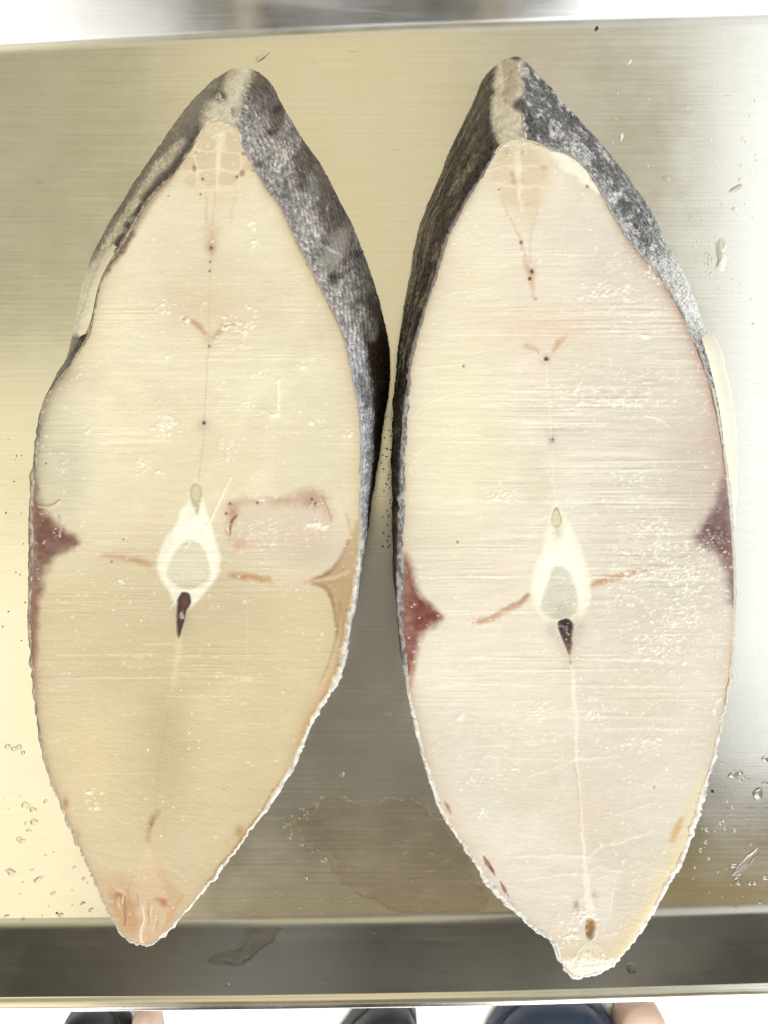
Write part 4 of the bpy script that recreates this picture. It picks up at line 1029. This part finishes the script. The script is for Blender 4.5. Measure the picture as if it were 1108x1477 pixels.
steakR = thing('fish_steak', 'thick whiter fish steak at the right with a pale flap hanging on its edge', 'fish steak', tuple(unp(800, 640, 0)), 'fish steaks on the tray')
def rim_R(face, sl):
    x, y = face[:, 0], face[:, 1]
    w = np.full(len(face), 7.0)
    w += 4.0 * ((x < 640) & (y > 560) & (y < 960))
    w += 3.0 * ((y > 1120) & (x < 760)) + 4.0 * ((y > 1120) & (x > 860))
    w = np.where((y < 620) & (x > 780), 5, w)
    w = np.where((y < 215), 3.5, w)
    w = w + 1.8 * (fbm(sl * 0.08, sl * 0, 9, 3) - 0.5) * 2
    k = np.ones(25) / 25
    return np.convolve(np.r_[w[-12:], w, w[:12]], k, 'valid')
def skin_R(U, V, Ssl, tv):
    U0, V0 = U, V
    U = U + 10 * (fbm(U0 * 0.05, V0 * 0.05, 2) - 0.5); V = V + 10 * (fbm(U0 * 0.05, V0 * 0.05, 9) - 0.5)
    d1, edge, idv = scale_pattern(Ssl, tv, U, V, 6, 4.2)
    fine = fbm(Ssl * 0.35, tv * 40, 5, 3); big = fbm(U * 0.03, V * 0.03, 3, 4)
    # streaks run down the flank
    st = fbm(Ssl * 0.03 + tv * 1.2, tv * 14, 8, 4)
    col = np.ones(U.shape + (3,)) * s2l((66, 57, 50))
    left = (U < 735) & (V < 760)
    col = mixc(col, (132, 122, 108), left * sstep(0.50, 0.68, st) * 0.8)
    col = mixc(col, (38, 32, 29), left * sstep(0.50, 0.32, st) * 0.8)
    col = mixc(col, (112, 104, 96), left * sstep(250, 150, V) * 0.45)
    col = mixc(col, (46, 38, 34), left * band(U, V, [(712,110),(706,170),(704,215)], [8,14,10], 6) * 0.8)
    ridge = band(U, V, [(738,80),(732,120),(732,160),(738,200)], [40,42,44,40], 6)
    rcol = np.ones(U.shape + (3,)) * s2l((244, 234, 214))
    seg = np.abs(((V - 84) / 21.0) % 1.0 - 0.5)
    rcol = mixc(rcol, (226, 218, 204), sstep(0.40, 0.5, seg + 0.1 * (fine - 0.5)) * 0.8)
    rcol = mixc(rcol, (168, 152, 130), sstep(0.55, 0.7, big) * 0.6)
    right = (U > 752) & (V < 760)
    col = mixc(col, (104, 104, 108), right * 1.0)
    col = mixc(col, (206, 206, 210), right * sstep(0.48, 0.60, fbm(Ssl * 0.07, tv * 9, 4, 3)) * 0.75)  # silvery wet sparkle of the right flank, painted as colour
    col = mixc(col, (48, 48, 52), right * sstep(0.52, 0.40, fbm(U * 0.07, V * 0.07, 7, 3)) * 0.7)
    col = mixc(col, (62, 62, 66), right * sstep(0.5, 0.9, tv) * sstep(140, 210, V) * 0.5)
    col = mixc(col, (232, 234, 236), right * sstep(350, 395, V) * sstep(500, 450, V) * 0.85)  # window glare on the wet lower flank, painted near-white
    col = mixc(col, (192, 192, 195), right * sstep(0.2, 0.03, tv) * sstep(190, 230, V) * 0.5)
    gran = sstep(0.55, 0.7, vnoise(U * 0.35, V * 0.35, 3))
    col = mixc(col, (40, 40, 44), right * gran * sstep(230, 150, V) * 0.7)
    col = col * (1 - np.clip(ridge, 0, 1))[..., None] + rcol * np.clip(ridge, 0, 1)[..., None]
    col = mixc(col, (54, 50, 48), gauss(U, V, 752, 152, 13, 10, 1.6) * 0.95)
    col = mixc(col, (62, 58, 55), gauss(U, V, 746, 82, 9, 6, 1.5) * 0.9)
    ls = (U < 780) & (V > 560)
    col = mixc(col, (58, 52, 48), ls * 0.8)
    br = sstep(930, 1040, V); col = mixc(col, (206, 206, 204), br * 0.95)
    rs = (U > 900) & (V > 560); col = mixc(col, (205, 200, 190), rs * 0.9)
    rim = tv <= 0.0
    rn = fbm(Ssl * 0.11, tv * 5, 7, 3)
    rc = np.ones(U.shape + (3,)) * s2l((150, 148, 148))
    rc = mixc(rc, (88, 84, 84), ls * (V < 960) * sstep(0.42, 0.58, rn) * 0.9)
    rc = mixc(rc, (172, 172, 176), ls * (V < 960) * sstep(0.5, 0.35, rn) * 0.6)
    rc = mixc(rc, (236, 234, 228), br * 0.95)
    rc = mixc(rc, (218, 212, 198), rs * (V < 1060) * 0.9)
    rc = mixc(rc, (120, 105, 92), rs * (V < 1000) * (tv < -0.5) * 0.7)
    rc = mixc(rc, (178, 172, 166), br * sstep(0.52, 0.66, rn) * 0.75)
    rc = mixc(rc, (214, 196, 160), br * (tv < -0.55) * (U > 880) * 0.6)
    rc = mixc(rc, (196, 196, 198), ((V < 560) & (U > 790)) * 0.7 * (rn > 0.45))
    rc = mixc(rc, (120, 112, 112), ((V < 560) & (U < 720)) * 0.8)
    rc = mixc(rc, (222, 208, 186), ((V < 222) & (U > 715) & (U < 790)) * 1.0)
    dk = sum(gauss(U0, V0, x, y, rx, ry, 1.6) for x, y, rx, ry in ((646,1163,3,5),(700,1250,3,8),(722,1275,3,8),(985,1192,3,8),(981,1204,3,5),(969,1240,3,5)))
    rc = mixc(rc, (120, 88, 60), np.clip(dk, 0, 1) * 0.9)
    col = np.where(rim[..., None], rc, col)
    dark = ((right | left) & (ridge < 0.5) & ~rim)
    tl = tv * 95.0
    stk = fbm(Ssl * 0.13 - tl * 0.10, tl * 0.5 + Ssl * 0.10, 10, 3)
    gr = fbm(U0 * 0.42, V0 * 0.42, 14, 2)
    gr2 = fbm(U0 * 0.8, V0 * 0.8, 6, 2)
    kk = (0.64 + 0.5 * edge) * (0.7 + 0.6 * idv) * (0.05 + 1.9 * stk) * (0.5 + 1.0 * gr)
    k = np.where(dark, np.where(right, kk * (0.25 + 1.6 * gr2) * 1.25, kk * (0.7 + 0.6 * gr2)), 1.0 + 0.25 * (fine - 0.5) + 0.3 * (gr - 0.5))
    col = col * (k * (0.85 + 0.35 * fine))[..., None]
    disp = np.where(dark, 0.35 * (0.5 - d1) + 0.5 * (stk - 0.5) + 0.4 * (gr - 0.5), 0.3 * (fine - 0.5) + 0.2 * (gr - 0.5)) + 1.2 * (big - 0.5) + 0.7 * (st - 0.5) * left
    disp = disp + br * 1.4 * (fbm(Ssl * 0.12, tv * 8, 11, 3) - 0.5) + ls * 1.6 * (fbm(Ssl * 0.06, tv * 3, 12, 3) - 0.5)
    wet = np.clip(0.45 + 0.8 * (fine - 0.5) + 0.3 * br + 0.4 * right, 0, 1)
    return col, disp, wet
PARTS_R = [(0, 'flesh', None, None), (1, 'vertebra', None, None), (11, 'centrum', 1, None), (12, 'nerve_canal', 1, None), (2, 'blood_vessel', None, None),
           (3, 'dark_muscle', None, 'brick red muscle wedge at the left edge'), (4, 'dark_muscle', None, 'purple-brown muscle wedge at the right edge')]
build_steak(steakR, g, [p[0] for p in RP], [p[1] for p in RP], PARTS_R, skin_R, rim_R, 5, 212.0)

ribbon([(1012,486),(1022,520),(1033,565),(1041,610),(1046,660),(1052,705),(1057,750)],
       [(1022,476),(1038,498),(1050,545),(1059,590),(1063,640),(1064,700),(1061,764)],
       HF - 0.0026, HF - 0.006, 0.0022, 8, M_FLESH, 'fat_flap', steakR,
       lambda s, t: s2l((250, 246, 230)) , 3)
shift_children(steakR, steakR.location)

# ------------------------------------------------------------------ scraps, droplets and water on the tray
def wall_pt(px, py):
    """point of the near wall seen at a photo pixel"""
    lo, hi = 0.0, WALL_H
    for _ in range(30):
        z = (lo + hi) / 2; w = unp(px, py, z)
        yw = np.interp(w[0], xs, yb) - SLOPE * z + PW[6][0] * 0
        if w[1] < yw: lo = z
        else: hi = z
    return unp(px, py, z)
def dome(name, outline_px, height, mat, z=0.0, on_wall=False, rings=6, edge=0.5, wob=0.25, seed=0, parent=None, ragged=0.0):
    """a low lump with a traced outline, standing on the tray"""
    P = spline(outline_px, 6, True); n = len(P); c = P.mean(0)
    if ragged:
        P = P + ragged * np.stack([fbm(P[:, 0] * 0.11, P[:, 1] * 0.11, 3, 3) - 0.5, fbm(P[:, 0] * 0.11, P[:, 1] * 0.11, 8, 3) - 0.5], 1) * 2
    V = []
    levels = [(1.0, 0.0)] + [(1 - t * t * 0.0 - t, 1 - (1 - t) ** (1 / edge)) for t in np.linspace(0.08, 0.92, rings)]
    for sc, hh in levels:
        for p in P:
            q = c + (p - c) * sc
            if on_wall:
                w = wall_pt(q[0], q[1]); up = np.array([0, 0.85, 0.53])
            else:
                w = unp(q[0], q[1], z); up = np.array([0, 0, 1.0])
            hh2 = hh * height * (1 + wob * (fbm(np.array(q[0] * 0.25), np.array(q[1] * 0.25), seed, 3) - 0.5) * 2)
            V.append(w + up * (hh2 + 0.00006))
    w = wall_pt(*c) if on_wall else unp(c[0], c[1], z)
    V.append(w + (np.array([0, 0.85, 0.53]) if on_wall else np.array([0, 0, 1.0])) * height)
    F = []; m = len(levels)
    for j in range(m - 1):
        for i in range(n):
            k2 = (i + 1) % n
            F.append((j * n + i, j * n + k2, (j + 1) * n + k2, (j + 1) * n + i))
    for i in range(n): F.append(((m - 1) * n + i, (m - 1) * n + (i + 1) % n, m * n, m * n))
    V = np.array(V)
    q = F[0]; nz = np.cross(V[q[1]] - V[q[0]], V[q[2]] - V[q[0]])
    return V, F
def finish_dome(name, V, F, mat, parent=None):
    me = bpy.data.meshes.new(name)
    me.from_pydata([tuple(v) for v in V], [], [tuple(dict.fromkeys(f_)) for f_ in F])
    bm = bmesh.new(); bm.from_mesh(me); bmesh.ops.recalc_face_normals(bm, faces=bm.faces)
    up = sum(f_.normal.z * f_.calc_area() for f_ in bm.faces)
    if up < 0: bmesh.ops.reverse_faces(bm, faces=bm.faces)
    for f_ in bm.faces: f_.smooth = True
    bm.to_mesh(me); bm.free(); me.materials.append(mat)
    o = bpy.data.objects.new(name, me); C.objects.link(o)
    if parent: o.parent = parent
    return o
def blob_outline(x, y, rx, ry, rot=0, irr=0.2, n=10, seed=0):
    r = np.random.default_rng(seed); out = []
    ca, sa = math.cos(rot), math.sin(rot)
    for i in range(n):
        a = 2 * math.pi * i / n; k = 1 + irr * r.uniform(-1, 1)
        ex, ey = rx * k * math.cos(a), ry * k * math.sin(a)
        out.append((x + ex * ca - ey * sa, y + ex * sa + ey * ca))
    return out
def drop(name, label, cat, x, y, rx, ry, h, mat, rot=0, irr=0.2, seed=0, group=None, wall=False):
    V, F = dome(name, blob_outline(x, y, rx, ry, rot, irr, 10, seed), h, mat, on_wall=wall, seed=seed)
    o = finish_dome(name, V, F, mat)
    return tag(o, label, cat, group)
def many(name, label, items, mat, wall=False, kind='stuff'):
    VV = []; FF = []; off = 0
    for i, (x, y, rx, ry, rot, h) in enumerate(items):
        V, F = dome(name, blob_outline(x, y, rx, ry, rot, 0.28, 7, i + 50), h, mat, on_wall=wall, rings=3, seed=i)
        VV += list(V); FF += [tuple(k + off for k in f_) for f_ in F]; off += len(V)
    o = finish_dome(name, VV, FF, mat)
    return tag(o, label, None, None, kind)

# white smear of fish at the upper right
V, F = dome('fish_scrap', [(1038,344),(1045,346),(1048,356),(1043,366),(1048,374),(1046,385),(1043,391),(1034,388),(1036,376),(1034,366),(1033,356)], 0.0018, M_SCRAP, edge=0.3, wob=0.5, seed=4)
tag(finish_dome('fish_scrap', V, F, M_SCRAP), 'white smeared scrap of fish fat on bare steel at the upper right', 'fish scrap')
drop('fish_scrap', 'small bright white crumb right of the right steak shoulder', 'fish scrap', 896, 197, 4, 6, 0.0012, M_SCRAP, 0.2, 0.25, 3, 'crumbs of fish on the tray')
drop('fish_scrap', 'pale grain-shaped flake above the white smeared scrap', 'fish scrap', 1061, 272, 10, 4, 0.0009, M_TRANSL, -0.5, 0.15, 5, 'crumbs of fish on the tray')
drop('fish_scrap', 'small cream crumb just below the pale grain-shaped flake', 'fish scrap', 1060, 302, 4.5, 3, 0.0009, M_SCRAP, 0.5, 0.2, 6, 'crumbs of fish on the tray')
drop('fish_scrap', 'flat oval translucent flake between right steak and white smear', 'fish scrap', 962, 257, 6, 4, 0.0006, M_TRANSL, 0.5, 0.2, 8, 'crumbs of fish on the tray')
drop('skin_fleck', 'tiny dark fleck on steel right of the right steak tip', 'fleck', 861, 41, 2, 4, 0.0005, M_FLECK, 0.5, 0.3, 9)
drop('fish_scrap', 'thin white sliver on steel between tray back wall and right steak', 'fish scrap', 908, 90, 1.6, 5, 0.0006, M_SCRAP, 0.6, 0.2, 10, 'crumbs of fish on the tray')
r = np.random.default_rng(5)
it = [(r.uniform(880, 1100), r.uniform(120, 470), r.uniform(0.8, 2.6), r.uniform(0.7, 1.8), r.uniform(0, 3), 0.0004) for _ in range(60)]
it = [q for q in it if q[0] > np.interp(q[1], [120, 200, 300, 400, 470], [815, 875, 950, 1000, 1030])]
it += [(1028 + r.normal() * 9, 382 + r.normal() * 12, r.uniform(0.8, 2.4), r.uniform(0.7, 2), r.uniform(0, 3), 0.0006) for _ in range(22)]
many('fish_crumbs', 'fine pale crumbs of fish strewn over the steel at the upper right', it, M_SCRAP)
it = [(r.uniform(548, 575), r.uniform(600, 800), r.uniform(0.7, 1.9), r.uniform(0.7, 1.5), 0, 0.0003) for _ in range(60)]
it += [(r.uniform(2, 40), r.uniform(620, 960), r.uniform(0.6, 1.5), r.uniform(0.6, 1.4), 0, 0.0003) for _ in range(14)]
it += [(988.0 + 40, 1141, 2.2, 2, 0, 0.0004), (1055, 700, 1.2, 1.0, 0, 0.0003), (82, 1317, 1.8, 1.8, 0, 0.0003)]
many('skin_flecks', 'fine dark flecks of fish skin scattered on the steel beside the steaks', it, M_FLECK)

# water
def film(name, label, cat, outline, mat, h0, bead, step=1.6, warp=9.0, on_wall=False, seed=0):
    P = spline(outline, 6, True)
    x0, y0 = P.min(0) - 14; x1, y1 = P.max(0) + 14
    gx = np.arange(x0, x1, step); gy = np.arange(y0, y1, step)
    GX, GY = np.meshgrid(gx, gy)
    WX = GX + warp * 2 * (fbm(GX * 0.06, GY * 0.06, seed, 4) - 0.5) + 5 * (fbm(GX * 0.22, GY * 0.22, seed + 5, 2) - 0.5)
    WY = GY + warp * 2 * (fbm(GX * 0.06, GY * 0.06, seed + 3, 4) - 0.5) + 5 * (fbm(GX * 0.22, GY * 0.22, seed + 8, 2) - 0.5)
    d = -sdf(WX, WY, P)
    h = h0 * sstep(-2.0, 3.0, d)
    rim = np.exp(-((d - 2.5) / 3.2) ** 2)
    h = h + bead * rim * sstep(0.42, 0.72, fbm(GX * 0.16, GY * 0.16, seed + 2, 3)) * 1.6
    h = h + h0 * 0.5 * sstep(3, 12, d) * (fbm(GX * 0.05, GY * 0.07, seed + 6, 3) - 0.5)
    h = h + bead * 0.9 * sstep(4, 10, d) * sstep(0.66, 0.76, fbm(GX * 0.13, GY * 0.15, seed + 11, 3))
    keep = d > -2.6
    cell = keep[:-1, :-1] & keep[1:, :-1] & keep[:-1, 1:] & keep[1:, 1:]
    idx = np.arange(GX.size).reshape(GX.shape)
    q = np.stack([idx[1:, :-1], idx[1:, 1:], idx[:-1, 1:], idx[:-1, :-1]], -1)[cell]
    u, inv = np.unique(q, return_inverse=True)
    gxx = GX.ravel()[u]; gyy = GY.ravel()[u]; hh = h.ravel()[u]
    if on_wall:
        base = np.array([wall_pt(px, py) for px, py in zip(gxx, gyy)]); up = np.array([0, 0.85, 0.53])
    else:
        base = np.stack([(gxx - CX) * D / FPX, (CY - gyy) * D / FPX, np.zeros(len(u))], 1); up = np.array([0, 0, 1.0])
    V = base + up * (hh[:, None] + 0.00005)
    o = mesh_np(name, V, inv.reshape(q.shape), mat)
    return tag(o, label, cat)
film('puddle', 'shallow clear puddle on dark steel between the two steaks', 'puddle',
     [(412,1188),(428,1182),(440,1168),(462,1154),(500,1150),(540,1158),(565,1152),(590,1156),(620,1170),(650,1205),(690,1262),(705,1310),(660,1314),(600,1316),(560,1308),(525,1290),(490,1268),(470,1240),(452,1228),(436,1214),(424,1204)], M_JUICE, 0.00013, 0.00018, seed=2)
film('water_smear', 'crescent smear of water on the tray near wall, between the steak tips', 'water smear',
     [(300,1386),(318,1374),(340,1366),(352,1350),(356,1340),(386,1338),(402,1342),(396,1352),(378,1370),(352,1386),(325,1393)], M_JUICE, 0.00012, 0.0004, 1.6, 4.0, True, 5)
big = [('long slanted water drop at the lower right edge', 1078, 1242, 26, 7, -0.75), ('round water drop right beside the right steak lower edge', 1058, 1118, 9, 6, 0.1),
       ('water drop high on the bright steel at right, near the frame edge', 1094, 1146, 7, 9, 0.2), ('small oval drop near the long slanted drop', 1066, 1273, 5, 4, 0.3),
       ('teardrop of water on the near wall beside the right steak tip', 912, 1397, 7, 8, 0.0)]
for i, (lb, x, y, rx, ry, ro) in enumerate(big):
    drop('water_drop', lb, 'water drop', x, y, rx, ry, 0.0012, M_WATER, ro, 0.25, 30 + i, 'larger water drops on the tray', wall=(y > 1330))
drop('water_drop', 'pair-topping faint round drop on steel below the left steak flank', 'water drop', 11, 1077, 4, 4, 0.0003, M_WATER, 0, 0.1, 41, 'larger water drops on the tray')
drop('water_drop', 'flat drop on bright steel, lower left corner beside left steak', 'water drop', 16, 1258, 7, 5, 0.0003, M_WATER, 0.2, 0.3, 42, 'larger water drops on the tray')
drop('water_drop', 'slanted narrow drop on bright steel, lower left corner', 'water drop', 56, 1268, 9, 3.5, 0.0003, M_WATER, -0.5, 0.3, 43, 'larger water drops on the tray')
drop('water_drop', 'flat drop of water above the puddle, beside left steak belly', 'water drop', 494, 1116, 5, 4, 0.0008, M_WATER, -0.5, 0.3, 44, 'larger water drops on the tray')
drop('water_drop', 'round bead of water left of the puddle, near the steak edge', 'water drop', 441, 1267, 4.5, 3.5, 0.0009, M_WATER, -0.4, 0.2, 45, 'larger water drops on the tray')
drop('water_drop', 'flat wet drop on steel above the tip of the left steak', 'water drop', 378, 82, 11, 4, 0.0005, M_WATER, -0.5, 0.3, 46, 'larger water drops on the tray')
it = []
for _ in range(55):
    x = r.uniform(1000, 1106); y = r.uniform(1095, 1312)
    if x < np.interp(y, [1095, 1163, 1237, 1312], [1040, 1022, 1000, 958]): continue
    s_ = 1 + 3.0 * r.random() ** 3; it.append((x, y, s_ * r.uniform(1, 1.6), s_, r.uniform(-1, 1), 0.00018 + 0.00013 * s_))
for _ in range(50):
    x = r.uniform(2, 165); y = r.uniform(1140, 1330)
    if x > np.interp(y, [1140, 1186, 1245, 1300, 1330], [78, 92, 112, 146, 160]): continue
    s_ = 1 + 3.0 * r.random() ** 3; it.append((x, y, s_ * r.uniform(1, 1.6), s_, r.uniform(-1, 1), 0.00008 + 0.00004 * s_))
for _ in range(40):
    it.append((r.uniform(340, 520), r.uniform(1280, 1326), r.uniform(0.8, 2), r.uniform(0.8, 1.7), 0, 0.0004))
for _ in range(40):
    it.append((r.uniform(430, 640), r.uniform(1150, 1310), r.uniform(1, 3), r.uniform(1, 2.4), r.uniform(0, 3), 0.0004))
for q in [(412,1188),(428,1182),(440,1168),(436,1214),(424,1204),(452,1228),(470,1240),(490,1268),(462,1152),(500,1148)]:
    for _ in range(4): it.append((q[0] + r.normal() * 4, q[1] + r.normal() * 4, r.uniform(1.2, 3.5), r.uniform(1.2, 2.6), r.uniform(0, 3), 0.0004))
for q in [(20,1080,4,3.5),(27,1078,4.5,4),(33,1086,3,3),(48,1168,5,4),(49,1185,6,5),(560,1030,4,3)]:
    it.append((q[0], q[1], q[2], q[3], 0.1, 0.0003))
many('water_droplets', 'tiny beads of water sprinkled over the steel', it, M_WATER)
it = [(r.uniform(200, 1090), r.uniform(1345, 1430), r.uniform(0.7, 2.6), r.uniform(0.8, 2.4), 0, 0.0004) for _ in range(36)]
it = [q for q in it if not (760 < q[0] < 945 and q[1] < 1420) and not (140 < q[0] < 280 and q[1] < 1375)]
it += [(1064,1428,7,6,0,0.0006),(860,1350,3,3,0,0.0005),(903,1330,7,4,0.2,0.0006),(356,1392,5,3.5,0,0.0005),(328,1423,3,5,0.3,0.0005)]
many('wall_droplets', 'tiny water beads on the near wall of the tray', it, M_WATER, True)

# ------------------------------------------------------------------ slippers on the floor below the near rim
def slipper(label, px0, px1, pytip, matc, lean=0.0, tan=None):
    k = (D - FLOOR_Z - 0.03) / FPX
    cx = ((px0 + px1) / 2 - CX) * k; w = (px1 - px0) * k / 2; ytip = (CY - pytip) * k
    root = thing('slipper', label, 'slipper', (cx, ytip - 0.12, FLOOR_Z), 'slippers below the tray')
    def loft(name, z0, z1, grow, mat, dome_h, xo=0.0, wsc=1.0, yo=0.0):
        n = 28; V = []; F = []
        levels = [(z0, 0.96), (z0 + 0.004, 1.0), (z1, 1.0)] + [(z1 + dome_h * math.sin(a), math.cos(a)) for a in np.linspace(0.3, 1.35, 6)]
        for z, sc in levels:
            for i in range(n):
                a = 2 * math.pi * i / n
                yy = math.sin(a) * 0.12 * (1 if sc > 0.9 else sc); hw = w * wsc * (0.86 + 0.14 * math.sin(a)) * sc
                V.append((math.cos(a) * abs(math.cos(a)) ** -0.25 * hw if abs(math.cos(a)) > 1e-6 else 0.0, yy + yo, z))
        V = [(x + xo + lean * (y + 0.0), y, z) for x, y, z in V]
        m = len(levels)
        for j in range(m - 1):
            for i in range(n): F.append((j * n + i, j * n + (i + 1) % n, (j + 1) * n + (i + 1) % n, (j + 1) * n + i))
        V.append((xo, yo, levels[-1][0] + 0.002)); F += [((m - 1) * n + i, (m - 1) * n + (i + 1) % n, m * n) for i in range(n)]
        o = finish_dome(name, np.array(V), F, mat, root)
        return o
    loft('sole', 0.001, 0.016, 0, matc, 0.004)
    loft('upper', 0.017, 0.024, 0, matc, 0.03, 0, 0.94)
    if tan is not None:
        loft('bare_skin', 0.001, 0.02, 0, M_TAN, 0.012, tan * (w * 0.98), 0.42, -0.002)  # skin-toned shape beside the slipper, taken for a bit of foot
    return root
slipper('dark slipper toe with tan skin beside it, left below the tray near rim', 45, 200, 1466, M_BLACK, 0.0, 1.0)
slipper('black slanted slipper toe in the middle below the tray near rim', 385, 560, 1463, M_BLACK, 0.35)
slipper('wide navy blue slipper toe, right below the tray near rim', 662, 950, 1456, M_NAVY, 0.0, 0.92)
print('SCENE BUILT')
